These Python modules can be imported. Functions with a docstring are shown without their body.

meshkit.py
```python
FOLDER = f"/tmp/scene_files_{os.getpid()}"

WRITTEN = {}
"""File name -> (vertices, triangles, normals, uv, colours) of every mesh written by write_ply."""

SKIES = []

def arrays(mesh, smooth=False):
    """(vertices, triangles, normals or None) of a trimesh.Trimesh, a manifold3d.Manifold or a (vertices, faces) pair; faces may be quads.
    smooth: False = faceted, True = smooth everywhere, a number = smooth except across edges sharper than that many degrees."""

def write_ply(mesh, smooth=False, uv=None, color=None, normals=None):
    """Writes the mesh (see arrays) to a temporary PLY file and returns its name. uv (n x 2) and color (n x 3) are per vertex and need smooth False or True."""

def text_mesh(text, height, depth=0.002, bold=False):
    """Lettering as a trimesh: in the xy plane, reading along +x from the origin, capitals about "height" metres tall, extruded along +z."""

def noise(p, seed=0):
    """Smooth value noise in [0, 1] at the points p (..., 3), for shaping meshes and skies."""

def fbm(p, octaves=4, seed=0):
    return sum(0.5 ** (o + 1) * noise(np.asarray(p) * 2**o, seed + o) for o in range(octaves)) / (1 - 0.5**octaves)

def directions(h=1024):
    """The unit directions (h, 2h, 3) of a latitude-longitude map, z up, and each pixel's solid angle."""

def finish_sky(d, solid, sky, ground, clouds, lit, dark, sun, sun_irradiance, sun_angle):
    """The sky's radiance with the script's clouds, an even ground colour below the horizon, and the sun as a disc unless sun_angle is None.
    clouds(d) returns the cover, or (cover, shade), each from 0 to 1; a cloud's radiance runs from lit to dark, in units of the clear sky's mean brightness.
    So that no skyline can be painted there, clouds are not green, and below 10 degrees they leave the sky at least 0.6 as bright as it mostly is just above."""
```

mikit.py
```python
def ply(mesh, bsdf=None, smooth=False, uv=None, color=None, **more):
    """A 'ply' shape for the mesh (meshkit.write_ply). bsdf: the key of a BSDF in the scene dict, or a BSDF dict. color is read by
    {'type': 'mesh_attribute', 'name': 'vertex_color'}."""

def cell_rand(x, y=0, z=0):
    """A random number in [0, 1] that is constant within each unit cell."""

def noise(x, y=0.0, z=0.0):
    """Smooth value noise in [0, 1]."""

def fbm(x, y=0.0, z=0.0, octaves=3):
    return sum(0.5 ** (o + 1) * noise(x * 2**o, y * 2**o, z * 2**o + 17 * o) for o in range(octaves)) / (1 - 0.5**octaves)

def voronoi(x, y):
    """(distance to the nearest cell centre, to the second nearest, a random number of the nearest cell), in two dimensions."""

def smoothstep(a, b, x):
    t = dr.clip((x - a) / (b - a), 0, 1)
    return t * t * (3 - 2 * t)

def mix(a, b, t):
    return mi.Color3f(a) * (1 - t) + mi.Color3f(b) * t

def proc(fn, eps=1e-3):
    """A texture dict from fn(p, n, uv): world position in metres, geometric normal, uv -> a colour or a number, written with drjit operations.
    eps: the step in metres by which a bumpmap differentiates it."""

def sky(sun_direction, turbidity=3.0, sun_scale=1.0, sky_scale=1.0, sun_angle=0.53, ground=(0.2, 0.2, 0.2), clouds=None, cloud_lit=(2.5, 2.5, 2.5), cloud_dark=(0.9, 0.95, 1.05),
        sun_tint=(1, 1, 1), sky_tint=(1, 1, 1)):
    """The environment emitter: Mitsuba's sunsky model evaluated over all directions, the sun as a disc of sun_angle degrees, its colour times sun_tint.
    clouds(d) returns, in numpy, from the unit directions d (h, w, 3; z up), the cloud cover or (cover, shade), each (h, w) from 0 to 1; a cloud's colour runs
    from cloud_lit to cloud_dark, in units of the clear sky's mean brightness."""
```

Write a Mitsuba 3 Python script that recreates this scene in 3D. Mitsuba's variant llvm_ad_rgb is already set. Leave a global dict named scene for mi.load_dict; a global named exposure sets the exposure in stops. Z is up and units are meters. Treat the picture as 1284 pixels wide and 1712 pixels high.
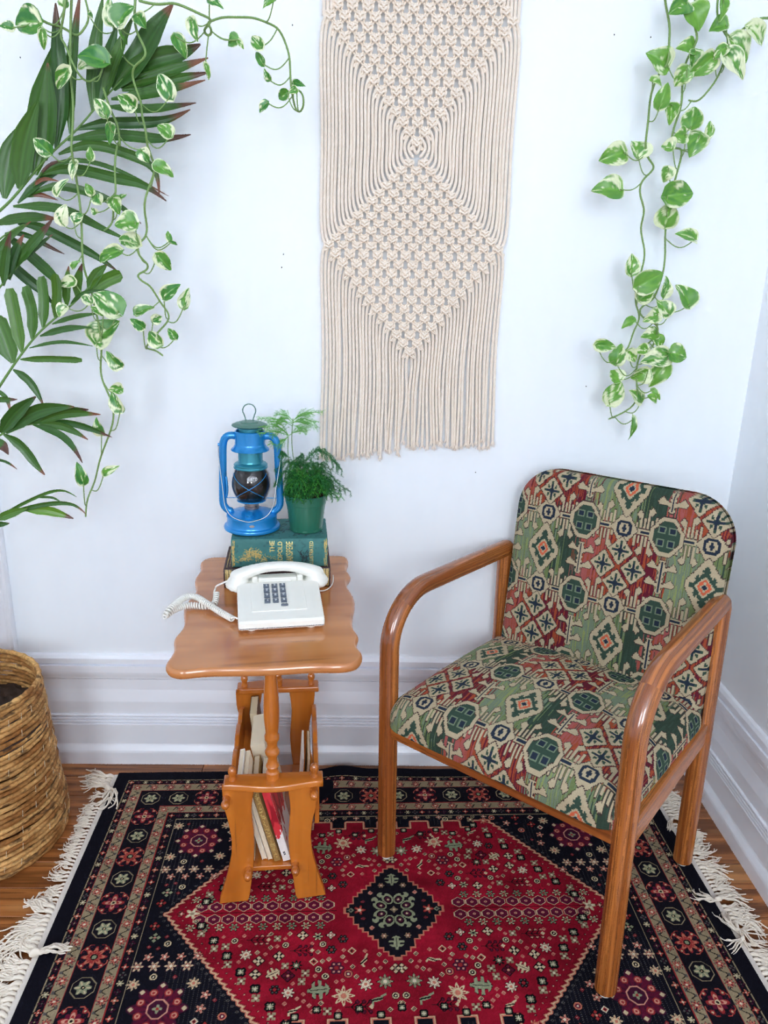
import math, random
import numpy as np, trimesh, manifold3d as m3
import drjit as dr, mitsuba as mi
import mikit, meshkit
import mapbox_earcut as earcut
from shapely.geometry import Polygon

T = mi.ScalarTransform4f
PI = math.pi
rnd = random.Random(7)
rng = np.random.RandomState(11)

# ------------------------------------------------------------------ camera
W, H, FOC = 1284, 1712, 1290.0
CAM = np.array([0.0, 0.0, 1.4])
_p, _r, _y = np.radians([17.52, -1.58, 1.95])
_f = np.array([math.sin(_y) * math.cos(_p), math.cos(_y) * math.cos(_p), -math.sin(_p)])
_r0 = np.array([math.cos(_y), -math.sin(_y), 0.0]); _d0 = np.cross(_f, _r0)
_right = math.cos(_r) * _r0 + math.sin(_r) * _d0
_down = -math.sin(_r) * _r0 + math.cos(_r) * _d0
_m = np.eye(4); _m[:3, 0] = -_right; _m[:3, 1] = -_down; _m[:3, 2] = _f; _m[:3, 3] = CAM
exposure = -0.17
scene = {'type': 'scene'}
labels = {}
scene['camera'] = {'type': 'perspective', 'fov': math.degrees(2 * math.atan(W / 2 / FOC)), 'fov_axis': 'x',
                   'near_clip': 0.02, 'far_clip': 50.0, 'to_world': T(_m.tolist())}
WALL_Y, WALL_X = 1.970, 0.996          # the two visible walls
WIN = [(-0.95, 1.15, 0.90, 1.45), (0.44, 1.15, 0.90, 1.45)]   # x, z, width, height of the windows behind the camera
WIN_Y = -1.9
WIN_RADIANCE = (12.6, 13.7, 14.7)

# where a pixel's ray meets the plane Y = const or Z = const (used to take measures from the photograph)
def ray(px, py):
    return _right * ((px - W / 2) / FOC) + _down * ((py - H / 2) / FOC) + _f
def at(px, py, Y):
    d = ray(px, py); return CAM + d * (Y / d[1])
def on(px, py, z):
    d = ray(px, py); return CAM + d * ((z - CAM[2]) / d[2])

# ------------------------------------------------------------------ scene helpers
_count = {}
def key_for(name, parent=None):
    base = (parent + '__' if parent else '') + name
    n = _count.get(base, 0); _count[base] = n + 1
    return base if n == 0 else '%s_%03d' % (base, n)
def tag(key, label=None, cat=None, group=None, kind=None):
    d = labels.setdefault(key, {})
    if label: d['label'] = label
    if cat: d['category'] = cat
    if group: d['group'] = group
    if kind: d['kind'] = kind
def thing(name, label, cat, group=None, kind=None):
    k = key_for(name); tag(k, label, cat, group, kind); return k
def add(name, mesh, bsdf, parent=None, smooth=False, uv=None, color=None, label=None, kind=None, world=None, **kw):
    k = key_for(name, parent)
    if isinstance(mesh, dict): s = dict(mesh)
    else: s = mikit.ply(mesh, bsdf, smooth=smooth, uv=uv, color=color, **kw)
    if world is not None: s['to_world'] = world
    scene[k] = s
    if label or kind: tag(k, label, kind=kind)
    return k

def cat(meshes): return trimesh.util.concatenate(meshes)
def TM(v, f): return trimesh.Trimesh(np.asarray(v, float), np.asarray(f), process=False)
def man(m): mm = m.to_mesh(); return TM(mm.vert_properties[:, :3], mm.tri_verts)
def quads(f):
    f = np.asarray(f); return np.vstack([f[:, [0, 1, 2]], f[:, [0, 2, 3]]])
def gridfaces(nu, nv, wrap_v=False):
    a = np.arange(nu - 1)[:, None]; b = np.arange(nv if wrap_v else nv - 1)[None, :]
    b2 = (b + 1) % nv
    q = np.stack([a * nv + b, (a + 1) * nv + b, (a + 1) * nv + b2, a * nv + b2], -1).reshape(-1, 4)
    return quads(q)
def spline(pts, n):
    from scipy.interpolate import CubicSpline
    pts = np.asarray(pts, float)
    if len(pts) < 3:
        t = np.linspace(0, 1, n)[:, None]; return pts[0] * (1 - t) + pts[-1] * t
    d = np.r_[0, np.cumsum(np.maximum(np.linalg.norm(np.diff(pts, axis=0), axis=1), 1e-6) ** .6)]
    return CubicSpline(d, pts, axis=0, bc_type='natural')(np.linspace(0, d[-1], n))
def tube(path, r, n=8, cap=2, up=(0.31, 0.2, 0.93), uv=False, flat=1.0, twist=0.0, capk=1.0):
    """Swept round tube with rounded ends; r may vary along the path; flat squashes it along its second axis."""
    P = np.asarray(path, float); N = len(P)
    R = np.broadcast_to(np.asarray(r, float), (N,)).copy()
    t = np.gradient(P, axis=0); t /= np.linalg.norm(t, axis=1, keepdims=True) + 1e-12
    a = np.array(up, float); a -= a @ t[0] * t[0]
    if np.linalg.norm(a) < 1e-3: a = np.array([1.0, 0, 0]); a -= a @ t[0] * t[0]
    a /= np.linalg.norm(a); A = [a]
    for i in range(1, N):
        a = a - a @ t[i] * t[i]; a /= np.linalg.norm(a) + 1e-12; A.append(a)
    A = np.array(A); B = np.cross(t, A)
    if cap:
        ph = np.linspace(0, PI / 2, cap + 1)[:-1]
        P = np.vstack([P[0] - t[0] * (capk * R[0] * np.cos(ph))[:, None], P, P[-1] + t[-1] * (capk * R[-1] * np.cos(ph[::-1]))[:, None]])
        R = np.r_[R[0] * np.maximum(np.sin(ph), .02), R, R[-1] * np.maximum(np.sin(ph[::-1]), .02)]
        A = np.vstack([np.repeat(A[:1], cap, 0), A, np.repeat(A[-1:], cap, 0)]); B = np.vstack([np.repeat(B[:1], cap, 0), B, np.repeat(B[-1:], cap, 0)])
    s = np.r_[0, np.cumsum(np.linalg.norm(np.diff(P, axis=0), axis=1))]
    th = np.arange(n) / n * 2 * PI
    thm = th[None, :] + twist * s[:, None]
    V = P[:, None] + R[:, None, None] * (np.cos(thm)[..., None] * A[:, None] + flat * np.sin(thm)[..., None] * B[:, None])
    M = len(P)
    F = gridfaces(M, n, True)
    V = V.reshape(-1, 3)
    c0, c1 = len(V), len(V) + 1
    V = np.vstack([V, P[:1], P[-1:]])
    k = np.arange(n); k2 = (k + 1) % n
    F = np.vstack([F, np.stack([np.full(n, c0), k, k2], 1), np.stack([np.full(n, c1), (M - 1) * n + k2, (M - 1) * n + k], 1)])
    m = TM(V, F)
    if uv:
        U = np.stack([np.repeat(s, n), np.tile(np.abs(((th / PI) % 2) - 1) * np.mean(R) * PI, M)], 1)
        return m, np.vstack([U, U[:1], U[-1:]])
    return m
def sheet(V, n, k, N, t=.0004):
    """thin closed sheet from an n x k grid of points, N its normals"""
    V = V.reshape(-1, 3); F = gridfaces(n, k); m = n * k
    loop = np.r_[np.arange(k - 1), np.arange(n - 1) * k + k - 1, ((n - 1) * k + np.arange(1, k))[::-1], (np.arange(1, n) * k)[::-1]]; nx = np.roll(loop, -1)
    rim = np.vstack([np.stack([loop, nx, nx + m], 1), np.stack([loop, nx + m, loop + m], 1)])
    M_ = TM(np.vstack([V, V - N * t]), np.vstack([F, F[:, ::-1] + m, rim[:, ::-1]]))
    if M_.volume < 0: M_.invert()
    return M_
def soildisc(P3, nr, nt, depth):
    """closed lump of earth from rings of surface points (centre ring first)"""
    V = P3.reshape(-1, 3); F = gridfaces(nr, nt, True); b = len(V)
    rim = (nr - 1) * nt + np.arange(nt); low = V[rim] - [0, 0, depth]; i = np.arange(nt); j = (i + 1) % nt
    V = np.vstack([V, low, low.mean(0)]); c = len(V) - 1
    F = np.vstack([F, np.stack([rim[i], b + i, b + j], 1), np.stack([rim[i], b + j, rim[j]], 1), np.stack([np.full(nt, c), b + j, b + i], 1)])
    m = TM(V, F)
    if m.face_normals[:nr, 2].mean() < 0: m.invert()
    return m
def lathe(prof, n=40, closed=False):
    """Profile of (radius, z) turned about z."""
    p = np.array(prof, float)
    m = trimesh.creation.revolve(np.maximum(p, [[1e-5 if False else 0, -9]]), sections=n)
    return m
def ring(outline_list):
    pass
def rbox(sx, sy, sz, r=.004, seg=8, c=(0, 0, 0)):
    s = m3.Manifold.sphere(r, seg)
    ms = [s.translate([x * (sx / 2 - r), y * (sy / 2 - r), z * (sz / 2 - r)]) for x in (-1, 1) for y in (-1, 1) for z in (-1, 1)]
    return man(m3.Manifold.batch_hull(ms).translate(list(c)))
def tri2d(poly):
    poly = np.asarray(poly, float)
    return earcut.triangulate_float64(poly, np.array([len(poly)], np.uint32)).reshape(-1, 3)
def slab(outline, rings, axes=None):
    """Solid from a 2-D outline (counter-clockwise): rings is a list of (inset, height) from bottom to top."""
    o = np.asarray(outline, float)
    if Polygon(o).exterior.is_ccw is False: o = o[::-1]
    e = np.roll(o, -1, 0) - o; e /= np.linalg.norm(e, axis=1, keepdims=True) + 1e-12
    nrm = np.stack([e[:, 1], -e[:, 0]], 1); nv = nrm + np.roll(nrm, 1, 0); nv /= np.linalg.norm(nv, axis=1, keepdims=True) + 1e-12
    N = len(o)
    V = np.vstack([np.c_[o - nv * d, np.full(N, z)] for d, z in rings])
    F = gridfaces(len(rings), N, True)
    t = tri2d(o)
    a, b, c = o[t[:, 0]], o[t[:, 1]], o[t[:, 2]]
    sg = ((b - a)[:, 0] * (c - a)[:, 1] - (b - a)[:, 1] * (c - a)[:, 0]) < 0
    t[sg] = t[sg][:, ::-1]
    F = np.vstack([F[:, ::-1], t[:, ::-1], t + (len(rings) - 1) * N])
    m = TM(V, F)
    if axes is not None: m.vertices = V @ np.array(axes, float)
    if m.volume < 0: m.invert()
    return m
def bev(t, r=.003, n=2):
    """ring list of a slab of thickness t with rounded edges"""
    a = np.linspace(0, PI / 2, n + 1)
    lo = [(r * (1 - math.sin(x)), r * (1 - math.cos(x))) for x in a]
    return lo + [(i, t - z) for i, z in lo[::-1]]
def frame(o, x, y, z):
    m = np.eye(4); m[:3, 0], m[:3, 1], m[:3, 2], m[:3, 3] = x, y, z, o; return m
def rotz(a, o=(0, 0, 0)):
    c, s = math.cos(a), math.sin(a); return frame(o, (c, s, 0), (-s, c, 0), (0, 0, 1))
def xf(mesh, m): mm = mesh.copy(); mm.apply_transform(m); return mm
def woody(mesh, axis, angle=35, offset=0.0):
    """smooth-shaded copy and wood uv: u along the grain, v across it"""
    ms = trimesh.graph.smooth_shade(mesh, angle=math.radians(angle), facet_minarea=None)
    a = np.array(axis, float); a /= np.linalg.norm(a)
    b = np.cross(a, [.3, .5, .8]); b /= np.linalg.norm(b); c = np.cross(a, b)
    v = np.asarray(ms.vertices)
    return ms, np.stack([v @ a + offset, v @ b * 1.0 + 1.13 * (v @ c) + offset * 3.7], 1)
def addw(name, mesh, bsdf, parent, axis, angle=35, M=None, **kw):
    if M is not None: mesh = xf(mesh, M); axis = M[:3, :3] @ np.array(axis, float)
    ms, uv = woody(mesh, axis, angle, offset=rnd.random() * 3)
    return add(name, ms, bsdf, parent, smooth=True, uv=uv, **kw)

# ------------------------------------------------------------------ materials
def proc(fn, eps=1e-3): return mikit.proc(fn, eps)
nz, fbm, ss, mix = mikit.noise, mikit.fbm, mikit.smoothstep, mikit.mix
def C(r, g, b):
    f = lambda x: ((x / 255 + .055) / 1.055) ** 2.4 if x > 10.3 else x / 255 / 12.92
    return [f(r), f(g), f(b)]
def RGB(c): return {'type': 'rgb', 'value': [float(x) for x in c]}
def mat(key, color, rough=.5, spec=.5, metallic=0., coat=0., coatg=.9, two=True, sheen=0., **kw):
    b = {'type': 'principled', 'base_color': color if isinstance(color, dict) else RGB(color), 'roughness': rough, 'specular': spec}
    if metallic: b['metallic'] = metallic
    if coat: b['clearcoat'] = coat; b['clearcoat_gloss'] = coatg
    if sheen: b['sheen'] = sheen
    b.update(kw)
    scene[key] = {'type': 'twosided', 'bsdf': b} if two else b
VC = {'type': 'mesh_attribute', 'name': 'vertex_color'}

holes = [at(1027, 58, WALL_Y), at(1088, 62, WALL_Y), at(489, 42, WALL_Y), at(474, 425, WALL_Y), at(471, 447, WALL_Y), at(795, 790, WALL_Y), at(34, 96, WALL_Y), at(980, 646, WALL_Y)]
def wall_fn(p, n, uv):
    a = fbm(p.x * 2.2 + 3, p.y * 2.2, p.z * 1.6, 3)
    b = nz(p.x * 60, p.y * 60, p.z * 9)
    c = mix(C(227, 233, 240), C(237, 241, 245), a + .15 * (b - .5))
    for h in holes:
        d = dr.sqrt(dr.square((p.x - h[0]) * 1.5) + dr.square(p.z - h[2]) + dr.square((p.y - WALL_Y) * 3))
        c = mix(C(50, 50, 60), c, ss(.0014, .0024, d))
    return c
mat('wall_paint', proc(wall_fn), .55, .3)
mat('trim_paint', C(234, 237, 244), .32, .5)
def floor_fn(p, n, uv):
    g = fbm(uv.x * 3.0, uv.y * 55, 0, 4); s = nz(uv.x * 9, uv.y * 240)
    c = mix(C(104, 58, 26), C(168, 104, 54), ss(.25, .75, g))
    c = mix(c, C(70, 38, 20), ss(.62, .8, s) * .5)
    return mix(c, C(196, 140, 84), ss(.66, .85, fbm(uv.x * 6, uv.y * 18, 3, 2)) * .5)
mat('floor_wood', proc(floor_fn), .35, .5)
def oak_fn(p, n, uv):
    w = uv.y + .0016 * fbm(uv.x * 7, uv.y * 30, 1, 2)
    g = fbm(uv.x * 2.5, w * 190, 0, 3); l = nz(uv.x * 4, w * 620)
    pores = ss(.50, .72, nz(uv.x * 55, w * 1500)) * ss(.35, .65, nz(uv.x * 3 + 7, w * 260))
    c = mix(C(126, 64, 24), C(178, 106, 48), ss(.2, .8, g))
    c = mix(c, C(90, 46, 18), ss(.60, .80, l) * .55)
    return mix(c, C(80, 42, 18), pores * .55)
mat('oak', proc(oak_fn), .13, .75, coat=.8, coatg=.95)
def maple_fn(p, n, uv):
    g = fbm(uv.x * 3, uv.y * 26, 0, 3); b = fbm(uv.x * 7 + 5, uv.y * 9, 2, 3)
    c = mix(C(160, 84, 22), C(200, 118, 40), g)
    c = mix(c, C(150, 72, 20), ss(.5, .8, b) * .5)
    return mix(c, C(96, 46, 16), ss(.80, .9, nz(uv.x * 4, uv.y * 110)) * .45)
mat('maple', proc(maple_fn), .13, .75, coat=.8, coatg=.95)
def top_fn(p, n, uv):
    g = fbm(uv.x * 3, uv.y * 20, 0, 3); b = fbm(uv.x * 6 + 5, uv.y * 11, 2, 3)
    c = mix(C(164, 98, 50), C(192, 128, 74), g)
    c = mix(c, C(158, 88, 40), ss(.45, .75, b) * .6)
    return mix(c, C(110, 62, 36), ss(.84, .95, nz(uv.x * 7, uv.y * 60)) * .35)
mat('table_top_wood', proc(top_fn), .15, .65, coat=.7, coatg=.95)
mat('fabric', VC, .85, .15, sheen=.15)
mat('pile', VC, .95, .05, sheen=.1)
def cotton_fn(p, n, uv):
    return mix(C(216, 202, 186), C(243, 233, 220), .5 + .5 * dr.sin(uv.x * 2400 + uv.y * 1200) * .55 + .2 * (nz(p.x * 90, p.y * 90, p.z * 60) - .5))
mat('cotton', proc(cotton_fn), .9, .1)
mat('cotton_knot', C(235, 223, 208), .9, .1)
mat('fringe_yarn', C(226, 216, 200), .9, .1)
mat('binding', C(214, 206, 196), .9, .1)
mat('vertex_matte', VC, .75, .3)
mat('vertex_leaf', VC, .38, .5)
mat('white_plastic', C(224, 223, 215), .22, .5)
mat('grey_plastic', C(84, 92, 104), .35, .5)
mat('ink_white', C(238, 240, 244), .5, .3)
mat('ink_dark', C(40, 40, 46), .6, .3)
mat('gilt', C(206, 180, 112), .45, .6, metallic=.35)
mat('blue_enamel', C(22, 132, 200), .24, .6, metallic=.35, coat=.8, coatg=.95)
mat('teal_enamel', C(52, 140, 158), .32, .6, metallic=.5, coat=.4)
mat('aged_green_metal', C(84, 122, 110), .42, .5, metallic=.35)
mat('steel', C(176, 180, 184), .3, .5, metallic=.9)
mat('pewter', C(150, 140, 136), .38, .5, metallic=.85)
scene['smoked_glass'] = {'type': 'principled', 'base_color': RGB(C(92, 84, 80)), 'roughness': .04, 'spec_trans': .82, 'eta': 1.45}
mat('pot_green', C(40, 98, 78), .22, .5)
mat('stem_green', C(92, 128, 64), .5, .4)
mat('vine_green', C(116, 146, 84), .5, .4)
mat('fern_green', C(58, 132, 46), .6, .3)
mat('fern_pale', C(98, 164, 66), .6, .3)
mat('fern_dark', C(24, 92, 36), .6, .3)
mat('paper', C(226, 212, 186), .9, .1)
mat('paper_old', C(206, 190, 158), .9, .1)
mat('paper_white', C(232, 228, 222), .8, .2)
mat('cloth_green', VC, .7, .3)
mat('leather_brown', C(50, 28, 26), .5, .4)
mat('book_tan', C(150, 116, 66), .5, .4)
mat('book_brown', C(104, 72, 46), .6, .3)
mat('black_pigment', C(22, 22, 24), .5, .3)
scene['window_glow'] = {'type': 'diffuse', 'reflectance': RGB((.7, .7, .7))}

# ------------------------------------------------------------------ the setting
RX0, RY0, RZ = -2.6, -1.95, 2.7
def quadm(a, b, c, d): return TM([a, b, c, d], [[0, 1, 2], [0, 2, 3]])
def struct(name, mesh, bsdf, label=None, **kw):
    k = add(name, mesh, bsdf, **kw); tag(k, label, kind='structure'); return k
def wallbox(lo, hi):
    lo, hi = np.array(lo, float), np.array(hi, float)
    m = trimesh.creation.box(hi - lo); m.apply_translation((lo + hi) / 2); return m
struct('wall_back', wallbox((RX0, WALL_Y, 0), (WALL_X + .1, WALL_Y + .1, RZ)), 'wall_paint', 'pale bluish white painted wall with a few nail holes')
struct('wall_right', wallbox((WALL_X, RY0 - .1, 0), (WALL_X + .1, WALL_Y, RZ)), 'wall_paint', 'white painted wall to the right of the armchair')
struct('wall_left', wallbox((RX0 - .1, RY0 - .1, 0), (RX0, WALL_Y + .1, RZ)), 'wall_paint')
struct('ceiling', wallbox((RX0 - .1, RY0 - .1, RZ), (WALL_X + .1, WALL_Y + .1, RZ + .1)), 'wall_paint')
# rear wall with its two window openings
cs = sorted(WIN)
xs = [RX0]
rear = []
for (x, z, w, h) in cs:
    rear.append(wallbox((xs[-1], RY0 - .1, 0), (x - w / 2, RY0, RZ)))
    rear.append(wallbox((x - w / 2, RY0 - .1, 0), (x + w / 2, RY0, z - .0)))
    rear.append(wallbox((x - w / 2, RY0 - .1, z + h), (x + w / 2, RY0, RZ)))
    xs.append(x + w / 2)
rear.append(wallbox((xs[-1], RY0 - .1, 0), (WALL_X, RY0, RZ)))
struct('wall_rear', cat(rear), 'wall_paint')
for i, (x, z, w, h) in enumerate(cs):
    k = 'window_%d' % (i + 1)
    fr = cat([wallbox((x - w / 2, RY0 - .06, z), (x - w / 2 + .05, RY0 + .02, z + h)), wallbox((x + w / 2 - .05, RY0 - .06, z), (x + w / 2, RY0 + .02, z + h)),
              wallbox((x - w / 2 + .05, RY0 - .06, z), (x + w / 2 - .05, RY0 + .02, z + .05)), wallbox((x - w / 2 + .05, RY0 - .06, z + h - .05), (x + w / 2 - .05, RY0 + .02, z + h)),
              wallbox((x - w / 2 + .05, RY0 - .05, z + h / 2 - .025), (x + w / 2 - .05, RY0, z + h / 2 + .025))])
    scene[k + '__frame'] = mikit.ply(fr, 'trim_paint')
    tag(k, 'window behind the photographer', kind='structure')
    y = RY0 - .04
    scene[k + '__pane'] = mikit.ply(quadm((x + w / 2, y, z), (x - w / 2, y, z), (x - w / 2, y, z + h), (x + w / 2, y, z + h)), 'window_glow',
                                    emitter={'type': 'area', 'radiance': RGB(WIN_RADIANCE)})
# floor planks along x
fk = struct('floor', wallbox((RX0 - .1, RY0 - .1, -.06), (WALL_X + .1, WALL_Y + .1, -.006)), 'ink_dark', 'brown wooden plank floor')
pw = .083; yy = WALL_Y
while yy > RY0:
    x0 = RX0 - rnd.random() * .8
    while x0 < WALL_X:
        L = .9 + rnd.random() * .9 if yy > .6 else 4.0
        a, b = max(x0, RX0), min(x0 + L, WALL_X)
        if b - a > .02:
            lo, hi = (a + .0007, yy - pw + .0007), (b - .0007, yy - .0007)
            m = slab([(lo[0], lo[1]), (hi[0], lo[1]), (hi[0], hi[1]), (lo[0], hi[1])], [(0, -.02), (0, -.0012), (.0012, 0)])
            v = m.vertices
            uv = np.stack([v[:, 0] + rnd.random() * 7, v[:, 1] + rnd.random() * 7], 1)
            add('plank', m, 'floor_wood', fk, uv=uv)
        x0 += L
    yy -= pw
# tall moulded baseboards
bead = []
for i in range(4):
    z0 = .122 + i * .010
    for t in np.linspace(0, PI, 6): bead.append((.0125 + .0070 * math.sin(t), z0 + .005 - .0042 * math.cos(t)))
BB = [(0, 0), (.025, 0), (.025, .038), (.0235, .044), (.019, .052), (.015, .058), (.0135, .062), (.0135, .121)] + bead + \
     [(.0135, .163), (.0135, .200), (.007, .232), (.006, .236), (.006, .2685), (.0005, .2690), (.0005, .2735), (.013, .274), (.0135, .278), (.017, .288), (.0185, .296), (.0185, .316),
      (.006, .3165), (.006, .3200), (.014, .3205), (.014, .336), (.008, .344), (0, .347)]
def baseboard(a, b, inward):
    a, b, w = np.array(a, float), np.array(b, float), np.array(inward, float)
    ring_ = [a + w * o + np.array([0, 0, z]) for o, z in BB], [b + w * o + np.array([0, 0, z]) for o, z in BB]
    V = np.vstack(ring_); n = len(BB)
    F = []
    for i in range(n - 1): F += [[i, i + 1, n + i + 1], [i, n + i + 1, n + i]]
    m = TM(V, F)
    return m
struct('baseboard_back', baseboard((-.945, WALL_Y, 0), (WALL_X, WALL_Y, 0), (0, -1, 0)), 'trim_paint', 'tall white moulded baseboard along the back wall')
struct('baseboard_right', baseboard((WALL_X, WALL_Y, 0), (WALL_X, RY0, 0), (-1, 0, 0)), 'trim_paint', 'tall white moulded baseboard along the right wall')
cx = at(22.5, 1069, WALL_Y - .02)[0]
struct('trim_1', cat([wallbox((cx - .15, WALL_Y - .018, 0), (cx - .016, WALL_Y, 2.2)), xf(rbox(.02, .03, 2.2, .008), T4 := frame((cx - .008, WALL_Y - .012, 1.1), (1, 0, 0), (0, 1, 0), (0, 0, 1)))]), 'trim_paint', 'white door casing at the left edge of the back wall')

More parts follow.
